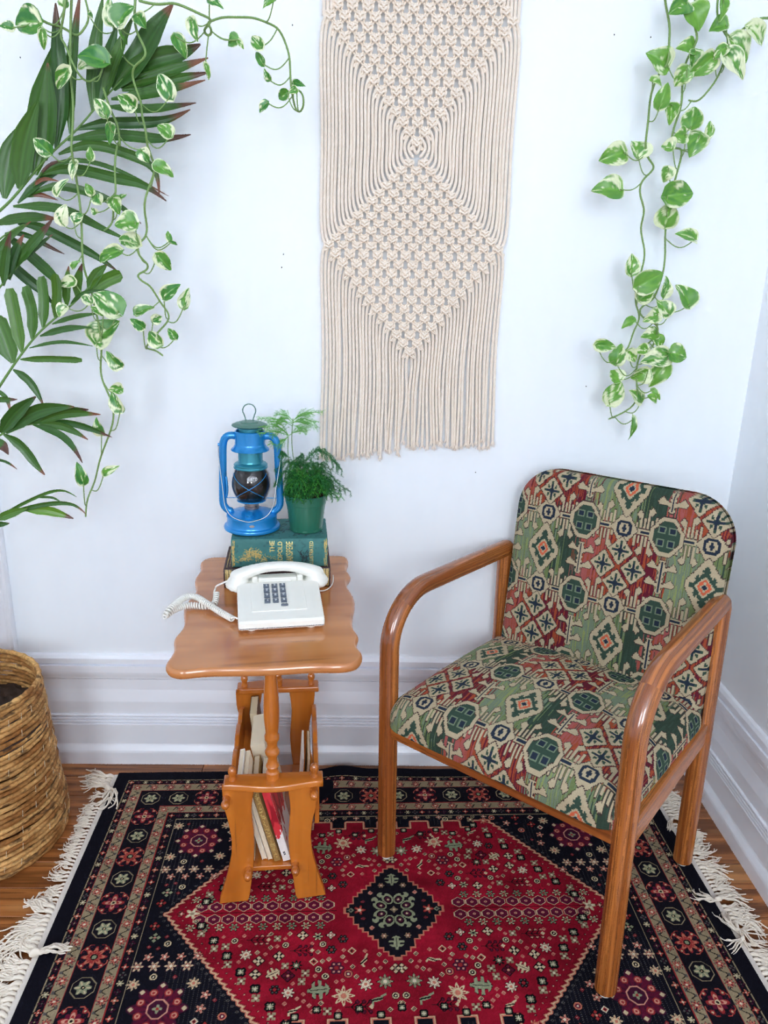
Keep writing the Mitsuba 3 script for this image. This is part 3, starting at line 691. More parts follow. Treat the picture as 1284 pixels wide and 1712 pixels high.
    along(.1145, .0727, [rosette, creamflower, rosette2, creamflower], .040)
    # field
    D3 = D > .2008
    ax, ay = abs(X), abs(Y)
    q = .0115
    yq = np.floor(ay / q + .5 * (np.floor(ax / q) % 2)) * q
    edge = (.505 - .835 * ay) - ax
    zig = .0052 * (2 * np.abs(((ay / .0125) % 1) - .5) * 2 - 1)
    top = .276 + .013 * np.sign(np.sin((ax + .021) * 2 * PI / .084)) * 1.0
    tq = np.where(ax < .268, top - ay, .290 - ay)
    from scipy.ndimage import distance_transform_edt as edt
    redm = (np.minimum(edge + zig, tq) > 0) & D3
    dist = edt(~redm) * KN; ins = edt(redm) * KN
    e2 = np.where(redm, ins, -dist)
    G[D3] = RI['navy']
    G[D3 & ~redm & (dist < .0066)] = RI['salmon']; G[D3 & ~redm & (dist > .0024) & (dist < .0044)] = RI['cream']
    G[redm] = RI['red']; G[redm & (ins < .0024)] = RI['dred']
    # rows of fine dots in the dark corners
    spand = D3 & (e2 < -.012)
    G[spand & (np.floor(X / KN) % 6 == 0) & (np.floor(Y / KN) % 3 == 0) & (meshkit.noise(np.stack([X * 16, Y * 5, X * 0], -1), 4) > .56)] = RI['grey']
    taken = []
    def free(x, y, r): return all((x - a) ** 2 + (y - b) ** 2 > (r + c) ** 2 for a, b, c in taken)
    def quad(fn, x, y, r, rot=0.0):
        for sx in (-1, 1):
            for sy in (-1, 1): stamp(fn, sx * x, sy * y, r * 1.35, rot * sx * sy)
        taken.append((x, y, r))
    # edge beads on both sides of the zigzag
    for k in range(40):
        y = .006 + k * .0125
        x = .505 - .835 * y
        if y > .30: break
        for s in (-1, 1):
            for t in (-1, 1):
                stamp(lambda a, b: [(np.hypot(a, b * 1.2) < .0026, 'ink'), (np.hypot(a, b * 1.2) < .0016, 'pink')], s * (x - .020), t * y, .005)
                stamp(lambda a, b: [(np.hypot(a, b * 1.4) < .0036, 'grey'), (np.hypot(a, b * 1.4) < .0018, 'ink')], s * (x + .021), t * y, .006)
    # central medallion
    mq = .0105
    mx, my = np.floor(ax / mq) * mq, np.floor(ay / mq) * mq
    md = mx / .112 + my / .133
    G[md < 1.0] = RI['salmon']
    md2 = np.floor((ax + .0035) / mq) * mq / .112 + np.floor((ay + .0035) / mq) * mq / .133
    G[(md < 1.0) & (md2 < 1.0) & (ax < .109) & (ay < .1275)] = RI['black']
    taken.append((0, 0, .118)); taken.append((0, .11, .03))
    for k in range(8):                                       # a ring of eight botehs
        a = PI / 8 + k * PI / 4; cx, cy = .034 * math.cos(a), .034 * math.sin(a)
        sg = 1 if k % 2 == 0 else -1
        def boteh(x, y, sg=sg):
            y = y * sg
            d = np.minimum(np.hypot(x / 1.35, y) / .0125, np.hypot(x - .0165, y - .010) / .0078)
            dd = np.where(np.hypot(x - .0165, y - .0035) < .0038, 9, d)
            return [(dd < 1.12, 'ink'), (dd < 1, 'sage'), (np.hypot((x + .002) / 1.3, y) < .0085, 'ink'), (np.hypot((x + .002) / 1.3, y) < .0062, 'plum'), (np.hypot(x + .003, y) < .003, 'cream')]
        stamp(boteh, cx, cy, .034, a)
    stamp(star(4, .010, 'tan', 'cream'), 0, 0, .012)
    for s in (-1, 1):
        stamp(leaf(.019, 'sage'), 0, s * .090, .026, PI / 2); stamp(flower(5, .014, 'brick', 'salmon'), s * .078, 0, .02); stamp(diamond(.007, 'sage', 'grey', 'ink'), s * .098, 0, .01)
        for t in (-1, 1):
            stamp(flower(6, .0085, 'tan', 'brick'), s * .026, t * .072, .012); stamp(diamond(.006, 'pink', 'brick', 'pink'), s * .052, t * .050, .008); stamp(diamond(.005, 'brick', 'plum', 'grey'), s * .070, t * .024, .008)
    # stem with hexagon cells along the middle
    for s in (-1, 1):
        G[(abs(Y) < .0009) & (X * s > .13) & (X * s < .455)] = RI['ink']
        for k in range(10):
            x = s * (.150 + k * .0315)
            for t in (-1, 1):
                stamp(lambda a, b: [(np.maximum(abs(a), (abs(a) + abs(b) * 1.6) * .62) < .0150, 'cream'), (np.maximum(abs(a), (abs(a) + abs(b) * 1.6) * .62) < .0134, 'maroon'), (np.hypot(a, b) < .0034, 'pink'), (np.hypot(a, b) < .0014, 'ink')], x, t * .0175, .019)
                stamp(flower(6, .0105, 'cream' if k % 2 else 'sage', 'ink', 'ink', 'brick'), x + s * .0158, t * .0400, .015)
        stamp(flower(5, .0165, 'cream', 'white', 'brick', 'tan'), s * .452, 0, .02); stamp(flower(4, .008, 'brick', 'pink'), s * .476, 0, .012)
        for t in (-1, 1): stamp(diamond(.007, 'cream', 'ink', 'white'), s * .44, t * .022, .01)
    taken += [(.13 + k * .03, 0, .052) for k in range(12)]
    # scattered motifs of the red field
    for k in range(7):
        y = .034 + k * .040; x = .505 - .835 * y - .050
        quad(xstar(.0125), x, y, .014); quad(square(.0082), x - .004, y + .021, .010)
    quad(star(8, .024, 'cream', 'salmon'), .115, .215, .024); quad(leaf(.024, 'sage'), .165, .200, .022, .1); quad(star(8, .017, 'sage', 'white', 'ink'), .030, .185, .022); quad(star(8, .015, 'white', 'salmon', 'ink'), .070, .190, .016)
    quad(bird(.017), .048, .225, .018); quad(bird(.015, 'cream'), .072, .135, .016, .6); quad(dots(.017, ('plum', 'pink')), .130, .150, .018); quad(ringlet(.010), .105, .165, .010); quad(sprig(.026), .085, .240, .020); quad(sprig(.024), .205, .105, .022)
    quad(sprig(.024, 'pink'), .300, .075, .020); quad(bird(.014, 'cream'), .215, .245, .015); quad(leaf(.016, 'cream'), .260, .160, .016, .5)
    fns = [(lambda: star(8, .0135, 'white', 'salmon', 'ink'), .014), (lambda: flower(6, .0105, 'cream', 'sage', 'ink', 'ink'), .012), (lambda: dots(.012), .012), (lambda: cross(.0135, 'cream'), .013), (lambda: cross(.0145, 'maroon', 'pink'), .014),
           (lambda: diamond(.010, 'cream', 'brick', 'ink'), .010), (lambda: xstar(.0115), .012), (lambda: flower(4, .0095, 'white', 'brick'), .011), (lambda: square(.0078), .009), (lambda: flower(8, .0115, 'ink', 'sage', 'ink', 'white'), .012), (lambda: ringlet(.0085, 'cream', 'ink'), .009), (lambda: diamond(.006, 'cream', 'ink', 'pink'), .006), (lambda: diamond(.005, 'pink', 'brick', 'pink'), .005)]
    for it in range(8000):
        x, y = r_.random() * .47, r_.random() * .29
        if (.505 - .835 * y) - x < .028 or y > .250: continue
        k = int(r_.random() ** (1 if it < 2500 else .5) * len(fns)); f, r = fns[min(k, len(fns) - 1)]
        if free(x, y, r + .0018): quad(f(), x, y, r)
    for k in range(6): quad(xstar(.0100), .0 + k * .042, .244 + (.0 if k % 2 == 0 else .014), .010)
    # dark corners
    def lobes(x, y):
        q = np.hypot(x, y); a = np.arctan2(y, x); e = .060 * (.84 + .16 * np.cos(8 * a)); o = [(q < e, 'plum'), ((q < e - .004) & (np.cos(16 * a) > -.6), 'maroon')]
        for k in range(8):
            b = k * PI / 4 + PI / 8; qq = np.hypot(x - .038 * math.cos(b), y - .038 * math.sin(b)); o += [(qq < .0085, 'brick'), (qq < .0055, 'pink'), (qq < .0028, 'brick')]
        for k in range(8):
            b = k * PI / 4; qq = abs(x - .052 * math.cos(b)) + abs(y - .052 * math.sin(b)); o += [(qq < .006, 'cream')]
        s8 = np.maximum(np.maximum(abs(x), abs(y)), (abs(x) + abs(y)) * .74)
        return o + [(s8 < .0215, 'pink'), (s8 < .0185, 'plum'), (q < .010 * (.75 + .25 * np.cos(4 * a)), 'sage'), (q < .0035, 'brick')]
    quad(lobes, .478, .232, .062)
    for dx, dy in ((-.062, .055), (.060, .055), (-.060, -.055), (.060, -.055)): quad(star(8, .0145, 'cream', 'salmon'), .478 + dx, .232 + dy, .013)
    fl = [(lambda: flower(6, .0125, 'cream', 'brick', 'plum'), .013), (lambda: flower(5, .0105, 'pink', 'brick', 'ink'), .011), (lambda: cross(.0145, 'sage', 'pink'), .013), (lambda: ringlet(.0100), .010), (lambda: star(8, .0120, 'salmon', 'cream'), .012), (lambda: cross(.013, 'brick', 'pink'), .012),
          (lambda: ringlet(.009, 'cream', 'ink'), .009), (lambda: diamond(.0085, 'white', 'brick', 'ink'), .008), (lambda: leaf(.014, 'brick'), .012), (lambda: diamond(.005, 'brick', 'plum', 'pink'), .005)]
    for k in range(4): quad(flower(6, .0125, 'cream', 'brick', 'plum'), .540 - k * .034, .135, .012); quad(flower(5, .0105, 'pink', 'brick', 'ink'), .523 - k * .034, .112, .011)
    for it in range(3000):
        x, y = .15 + r_.random() * .39, r_.random() * .31
        if (.505 - .835 * y) - x > -.040 and y < .29: continue
        if x > .540 or y > .302: continue
        f, r = fl[min(int(r_.random() * len(fl)), len(fl) - 1)]
        if free(x, y, r + .0035): quad(f(), x, y, r)
    for k in range(9): quad(ringlet(.0065, 'tan', 'ink') if k % 2 else flower(4, .008, 'pink', 'ink'), .020 + k * .030, .310 if False else .306 + (.000), .006)
    return gx, gy, G
gx, gy, G = weave_rug()
RCOL = np.array([C(*RP[n]) for n in RN])
col = RCOL[G]
Xr, Yr = np.meshgrid(gx, gy, indexing='ij')
ab = meshkit.fbm(np.stack([Xr * 14, Yr * 26, Xr * 0], -1), 3, 8)
col = col * np.where(((G == RI['red']) | (G == RI['dred'])), .42 + .90 * ab, .82 + .36 * ab)[..., None] * .80 * (.88 + .24 * rng.rand(*G.shape))[..., None]
keep = np.r_[np.arange(0, 110, 3), np.arange(110, NYK)]      # coarser in front of the frame's lower edge
gyk = gy[keep]; col = col[:, keep]
Xr, Yr = np.meshgrid(gx, gyk, indexing='ij')
def rug_wave(x, y):
    w = .016 * np.exp(-((x + .115) / .055) ** 2) + .006 * np.exp(-((x - .02) / .07) ** 2) + .004 * np.exp(-((x + .30) / .08) ** 2)
    return w * np.clip((y - .40) / .11, 0, 1) ** 1.5
Zr = RUG_T + rug_wave(Xr, Yr) + .0005 * (rng.rand(*Xr.shape) - .5)
V = np.stack([Xr, Yr, Zr], -1); nX, nY = len(gx), len(gyk)
V = V.reshape(-1, 3); F = gridfaces(nX, nY)
loop = np.r_[np.arange(nY - 1), np.arange(nX - 1) * nY + nY - 1, ((nX - 1) * nY + np.arange(1, nY))[::-1], (np.arange(1, nX) * nY)[::-1]]
low = V[loop].copy(); low[:, 2] -= .0105; b0 = len(V); k = np.arange(len(loop)); k2 = (k + 1) % len(loop)
F = np.vstack([F, np.stack([loop[k], b0 + k, b0 + k2], 1), np.stack([loop[k], b0 + k2, loop[k2]], 1)])
m = TM(np.vstack([V, low]), F)
F = np.vstack([F, [[b0 + k_[0], b0 + k_[2], b0 + k_[1]] for k_ in tri2d(low[:, :2])]])
m = TM(np.vstack([V, low]), F)
if m.face_normals[:len(F) // 2, 2].mean() < 0: m.invert()
colv = np.vstack([col.reshape(-1, 3), col.reshape(-1, 3)[loop]])
rug = thing('rug', 'red and black oriental rug with a diamond medallion under the chair and table', 'rug')
add('pile', xf(m, MR), 'pile', rug, smooth=False, color=colv)
for s in (-1, 1):
    b = rbox(.016, 2 * HY - .006, .008, .003, 8, c=(s * (HX + .0075), 0, .0048)); add('binding', xf(b, MR), 'binding', rug, smooth=40, label='white woven edge binding' if s < 0 else None)
# knotted fringe: one tassel after another along both ends
def tassel(L, spread, seed, curl):
    r = random.Random(seed); ms = []
    ms.append(tube([(0, 0, .004), (.006, 0, .006), (.013, 0, .005)], [.0040, .0052, .0040], 7, cap=2))
    for k in range(8):
        a = (k / 7 - .5) * spread + r.uniform(-.12, .12); l = L * r.uniform(.75, 1.1); c = curl + r.uniform(-.5, .5)
        pts = [(.012, (k / 7 - .5) * .004, .005)]; h = a; x, y = pts[0][0], pts[0][1]
        for i in range(6):
            x += math.cos(h) * l / 6; y += math.sin(h) * l / 6; h += c / 6 * 1.6 + r.uniform(-.16, .16)
            pts.append((x, y, max(.0016, .006 * math.sin(min(i + 1, 5) / 5 * PI) * r.uniform(.6, 1.6) + .0015)))
        ms.append(tube(spline(pts, 11), np.linspace(.0019, .0011, 11) * r.uniform(.9, 1.25), 5, cap=1))
    return cat(ms)
protos = [mikit.ply(tassel(.052 + .006 * (i % 4), .55 + .25 * (i % 3), 100 + i, (-1) ** i * (.3 + .25 * (i % 4))), 'fringe_yarn', smooth=60) for i in range(10)]
r = random.Random(21)
for s in (-1, 1):
    n = 84
    for i in range(n):
        y = -HY + .012 + (2 * HY - .024) * i / (n - 1)
        big = math.sin(i * .55 + s) * .45 + r.uniform(-.35, .35)
        a = (0 if s > 0 else PI) + big * .6
        sc = (r.uniform(.95, 1.35) if y < .04 or y > .43 else r.uniform(.55, .74)) if s < 0 else r.uniform(.75, 1.15)
        fr_ = r.random(); fold = s > 0 and -.35 < y and not .05 < y < .27 and fr_ < .30 or s < 0 and fr_ < .05
        if fold: a += PI * r.uniform(.55, .95) * (1 if r.random() < .5 else -1)
        c_, s_ = math.cos(a), math.sin(a)
        M = MR @ frame((s * (HX + .0155), y, .0028 + (.0065 if fold else 0.0)), (c_ * sc, s_ * sc, 0), (-s_ * sc, c_ * sc, 0), (0, 0, sc * (1.6 if fold else 1)))
        add('tassel', protos[r.randrange(10)], None, rug, world=T(M.tolist()))

# ------------------------------------------------------------------ macrame wall hanging
mac = thing('macrame_hanging', 'cream cotton macrame hanging with two knotted diamonds and long fringe on the wall', 'wall hanging')
MCX, KP = .119, .0337
YM = WALL_Y - .0300
def knot_mesh(drop):
    r_ = .0026; ms = []; k = drop / .0205
    def tb(*p, r=r_): ms.append(tube(spline([(a, b, c * k) for a, b, c in p], 7), r, 6, cap=1))
    for s in (-1, 1):
        tb((s * .0106, 0, .0062), (s * .0072, -.0062, .0066), (s * .0026, -.0100, .0036), (-s * .0012, -.0085, -.0008))
        tb((s * .0102, -.001, -.0040), (s * .0074, -.0066, -.0024), (s * .0034, -.0095, -.0046), (-s * .0004, -.0075, -.0084))
        tb((s * .0088, -.0030, .0054), (s * .0108, -.0046, .0008), (s * .0086, -.0036, -.0044))
        tb((s * .0026, -.001, -.0070), (s * .0068, -.0010, -.0125), (s * .0142, .001, -.0150))
        tb((s * .0080, -.001, -.0060), (s * .0112, -.0010, -.0105), (s * .0172, .001, -.0142))
        tb((s * .0026, -.002, .0105), (s * .0022, -.0050, .0060), (s * .0026, -.004, .0020))
    ms.append(tube([(-.0088, -.0028, .0006), (0, -.0045, .0002), (.0088, -.0028, .0006)], [.0030 * k, .0040 * k, .0030 * k], 8, cap=2)); ms.append(tube([(0, -.0030, .0070 * k), (0, -.0042, 0), (0, -.0030, -.0080 * k)], [.0024, .0034, .0024], 8, cap=2))
    return cat(ms)
kp = [mikit.ply(knot_mesh(.0205), 'cotton_knot', smooth=True), mikit.ply(knot_mesh(.0168), 'cotton_knot', smooth=True)]
D_LOW, D_UP = 1.451, 1.927
DN, UPS = .0205, .0168
def place_knot(x, z, proto):
    a = rnd.uniform(-.09, .09); c, s = math.cos(a), math.sin(a); k = rnd.uniform(.97, 1.05)
    M = frame((x + rnd.uniform(-.0008, .0008), YM + .0105, z + rnd.uniform(-.0006, .0006)), (c * k, 0, s * k), (0, 1, 0), (-s * k, 0, c * k))
    add('knot', proto, None, mac, world=T(M.tolist()))
for zc, rmax in ((D_UP, 3), (D_LOW, 11)):
    for r in range(-12, rmax + 1):
        n = 13 - abs(r); z = zc + (DN * r if r < 0 else (UPS if zc == D_LOW else DN) * r)
        for i in range(n):
            x = MCX + (i - (n - 1) / 2) * KP
            place_knot(x, z - .004 * (1 - ((x - MCX) / .22) ** 2) * .5, kp[1] if (r >= 0 and zc == D_LOW) else kp[0])
CP = KP / 4
def edge(X, zc, pitch): return zc + pitch * 12 * max(0, 1 - max(0, X - .006) / .2022) if X < .2085 else zc
def cord(pts, r, frayed, seed):
    P = spline(pts, 26 if frayed else 16)
    m, uv = tube(P, r, 7, cap=1, uv=True)
    if frayed:
        q = random.Random(seed); ms = [m]; us = [uv]
        e = P[-1]
        for k in range(9):
            a = k / 9 * 2 * PI; L = q.uniform(.010, .019)
            t, u = tube([e + (0, 0, .002), e + (math.cos(a) * .003, math.sin(a) * .0016 - .001, -L * .5), e + (math.cos(a) * q.uniform(.003, .008), math.sin(a) * .0025 - .0015, -L)], [.0015, .0012, .0007], 4, cap=0, uv=True)
            ms.append(t); us.append(u)
        return cat(ms), np.vstack(us)
    return m, uv
for j in range(52):
    X = (j - 25.5) * CP; x = MCX + X; aX = abs(X)
    sg = 1 if X > 0 else -1
    zu = edge(aX, D_UP, -DN) - .006; zl = edge(aX, D_LOW, UPS) + .006
    bow = sg * (.0035 + .004 * (1 - aX / .22)) * (1 if aX > .012 else .3)
    y0 = WALL_Y - .0190 - .0035 * rnd.random()
    w = [rnd.uniform(-.0009, .0009) for _ in range(3)]
    if zu - zl > .004:
        pts = [(x - sg * .004, y0 - .003, zu + .004), (x + bow * .8, y0, zu - .012), (x + bow + w[0], y0, zu * .5 + zl * .5), (x + bow * .8 + w[1], y0, zl + .012), (x - sg * .004, y0 - .003, zl - .004)]
        if zu - zl < .05: pts = [pts[0], pts[2], pts[4]]
        m, uv = cord(pts, .0037, False, j); add('cord', m, 'cotton', mac, smooth=True, uv=uv)
    if True:
        z1 = min(D_UP + DN * 12 * (1 - aX / .205), D_UP + DN * 3) + .004; m, uv = cord([(x, y0 - .002, max(z1, D_UP)), (x + w[0], y0, 2.0), (x, y0, 2.06)], .0037, False, j); add('cord', m, 'cotton', mac, smooth=True, uv=uv)
    zf = edge(aX, D_LOW, -DN) - .006
    ze = .972 + rnd.uniform(-.012, .012) + (-.012 - .024 * min(1, -X / .18) if X < -.02 else .0) + (.010 if X > .05 else 0)
    dx = rnd.uniform(-.004, .004) + (.006 if 30 < j < 36 else 0) - (.008 if j in (24, 25) else 0) + X * .03; dxm = rnd.uniform(-.002, .002)
    yf = WALL_Y - .0140 - rnd.choice((0, .002, .005))
    pts = [(x - sg * .004, yf - .004, zf + .004), (x + sg * .002, yf, zf - .014), (x + dxm, yf, zf * .6 + ze * .4), (x + dxm + dx * .4, yf - .001, zf * .25 + ze * .75), (x + dx, yf - rnd.uniform(0, .004), ze)]
    m, uv = cord(pts, .0035, True, j); add('fringe_cord', m, 'cotton', mac, smooth=True, uv=uv)

dw, uv = tube([(MCX - .27, YM + .008, 2.066), (MCX + .27, YM + .008, 2.066)], .009, 14, uv=True); add('dowel', dw, 'oak', mac, smooth=True, uv=uv, label='wooden dowel')

# ------------------------------------------------------------------ seagrass basket, and the palm that grows in it
BC = np.array([-.948, 1.659]); BH = .425
basket = thing('basket', 'round coiled seagrass basket at the left edge beside the rug, with a palm in it', 'basket')
def br(z): t = z / BH; return .200 + .006 * math.sin(min(t / .3, 1) * PI) - .026 * max(0, (t - .1) / .9) ** 1.2
straw = [(196, 150, 92), (178, 132, 78), (206, 164, 108), (160, 116, 66)]
def straw_fn(p, n, uv):
    a = nz(uv.x * 16, uv.y * 50, 0); b = fbm(p.x * 40, p.y * 40, p.z * 90, 3); s = nz(uv.x * 170, uv.y * 600)
    c = mix(C(140, 92, 46), C(206, 160, 100), ss(.2, .8, a * .6 + b * .4))
    c = mix(c, C(66, 42, 24), ss(.56, .76, b) * .85)
    return c * (.7 + .6 * s)
mat('straw', proc(straw_fn), .7, .25)
nrow = 33; th = np.linspace(0, 2 * PI, 121)[:-1]
zc_ = .0058
for i in range(nrow):
    q = random.Random(300 + i); z0 = .0062 + i * (BH - .008) / (nrow - 1)
    ph = q.random() * 6; tw = q.choice((17, 23, 29)); amp = q.uniform(.0004, .0015)
    ph2 = np.linspace(0, 2 * PI, 9)[:-1]
    TH, PH = np.meshgrid(th, ph2, indexing='ij')
    rr = .0060 * (1 + amp / .0060 * np.sin(TH * tw + PH * 2 + ph) + .16 * np.sin(TH * 5 + ph * 2) * .5)
    R = br(z0) + .0012 * np.sin(TH * 3 + ph) + rr * np.cos(PH)
    Z = z0 + .0010 * np.sin(TH * 2 + ph * 3) + rr * .98 * np.sin(PH)
    V = np.stack([BC[0] + R * np.cos(TH), BC[1] + R * np.sin(TH), np.maximum(Z, .0005)], -1).reshape(-1, 3)
    n, k = len(th), 8
    a = np.arange(n)[:, None]; b = np.arange(k)[None, :]
    f = np.stack([a * k + b, ((a + 1) % n) * k + b, ((a + 1) % n) * k + (b + 1) % k, a * k + (b + 1) % k], -1).reshape(-1, 4)
    uv = np.stack([TH * .2 + i * 1.7, PH * .002 + np.sin(TH * tw * .5 + ph) * .004], -1).reshape(-1, 2)
    m = TM(V, quads(f)); 
    if m.volume < 0: m.invert()
    add('coil', m, 'straw', basket, smooth=True, uv=uv)
st = []
for k in range(34):
    a0 = k / 34 * 2 * PI
    for i in range(2, nrow - 1, 3):
        z0 = .0062 + i * (BH - .008) / (nrow - 1); a = a0 + i * .012
        if random.Random(k * 99 + i).random() < .45: continue
        p = [(BC[0] + (br(z) + .0072) * math.cos(a + d), BC[1] + (br(z) + .0072) * math.sin(a + d), z) for z, d in ((z0 - .008, 0), (z0, .006), (z0 + .008, .012))]
        st.append(tube(p, .0005, 4, cap=0))
add('stitching', cat(st), 'paper', basket, kind='stuff', label='pale stitching thread between the coils')
def vleaf(color):  return np.clip(color, 0, 1)
palm = thing('palm', 'tall palm plant with long dark green fronds, growing in the basket at left', 'plant')
rs = np.linspace(0, .186, 16); ths = np.linspace(0, 2 * PI, 49)[:-1]
RS, TS = np.meshgrid(rs, ths, indexing='ij')
P3 = np.stack([BC[0] + RS * np.cos(TS), BC[1] + RS * np.sin(TS), np.zeros_like(RS)], -1)
P3[..., 2] = .335 + .03 * (meshkit.fbm(P3 * 40, 3, 2) - .5) - .01 * (RS / .19) ** 2
m = soildisc(P3, 16, 48, .03)
sc_ = np.array(C(58, 44, 36)) * (.35 + 1.3 * meshkit.noise(np.asarray(m.vertices) * 120, 4))[:, None]
add('soil', m, 'vertex_matte', palm, smooth=False, color=sc_, label='dark potting soil')
GREEN_P = np.array(C(44, 86, 34)); GREEN_L = np.array(C(96, 140, 44)); BROWN = np.array(C(118, 74, 54)); DARKB = np.array(C(86, 58, 48))
def blade(path, width, brown=.0, tint=.5, twist=0.0, side=None, seed=0, blunt=False):
    """long ribbed palm leaflet; path of 3-D points from base to tip"""
    q = random.Random(seed)
    n, k = 22, 11
    P = spline(path, n); t = np.gradient(P, axis=0); t /= np.linalg.norm(t, axis=1, keepdims=True)
    view = np.array([0, -1.0, .12]) if side is None else np.array(side, float)
    w = np.cross(t, view); w /= np.linalg.norm(w, axis=1, keepdims=True) + 1e-9; nrm = np.cross(w, t)
    s = np.linspace(0, 1, n)
    prof = np.minimum(1, (.22 + s * 3.2)) * np.clip((1.02 - s) / (.10 if blunt else .42), .04 if not blunt else .5, 1) ** (.8)
    u = np.linspace(-1, 1, k)
    ca, sa = math.cos(twist), math.sin(twist)
    W = ca * w + sa * nrm; N = -sa * w + ca * nrm
    V = P[:, None] + (u[None, :, None] * prof[:, None, None] * width / 2) * W[:, None] + ((abs(u) ** 1.5)[None, :, None] * prof[:, None, None] * width * .16 + np.sin(u * 9)[None, :, None] * width * .012) * N[:, None]
    col = (GREEN_P * (1 - tint) + GREEN_L * tint)[None, None] * (.66 + .36 * np.cos(u * 9.4)[None, :, None] ** 2 + .12 * meshkit.noise(V * 60, 5)[..., None])
    if brown > 0:
        e = 1 - brown + .02 * np.sin(u * 11 + seed); b = np.clip((s[:, None] - e[None, :]) / .03, 0, 1)[..., None]
        col = col * (1 - b) + b * (BROWN if seed % 2 else DARKB) * (.8 + .4 * meshkit.noise(V * 150, 6))[..., None]
    return sheet(V, n, k, np.repeat(N, k, 0)), np.vstack([col.reshape(-1, 3)] * 2)
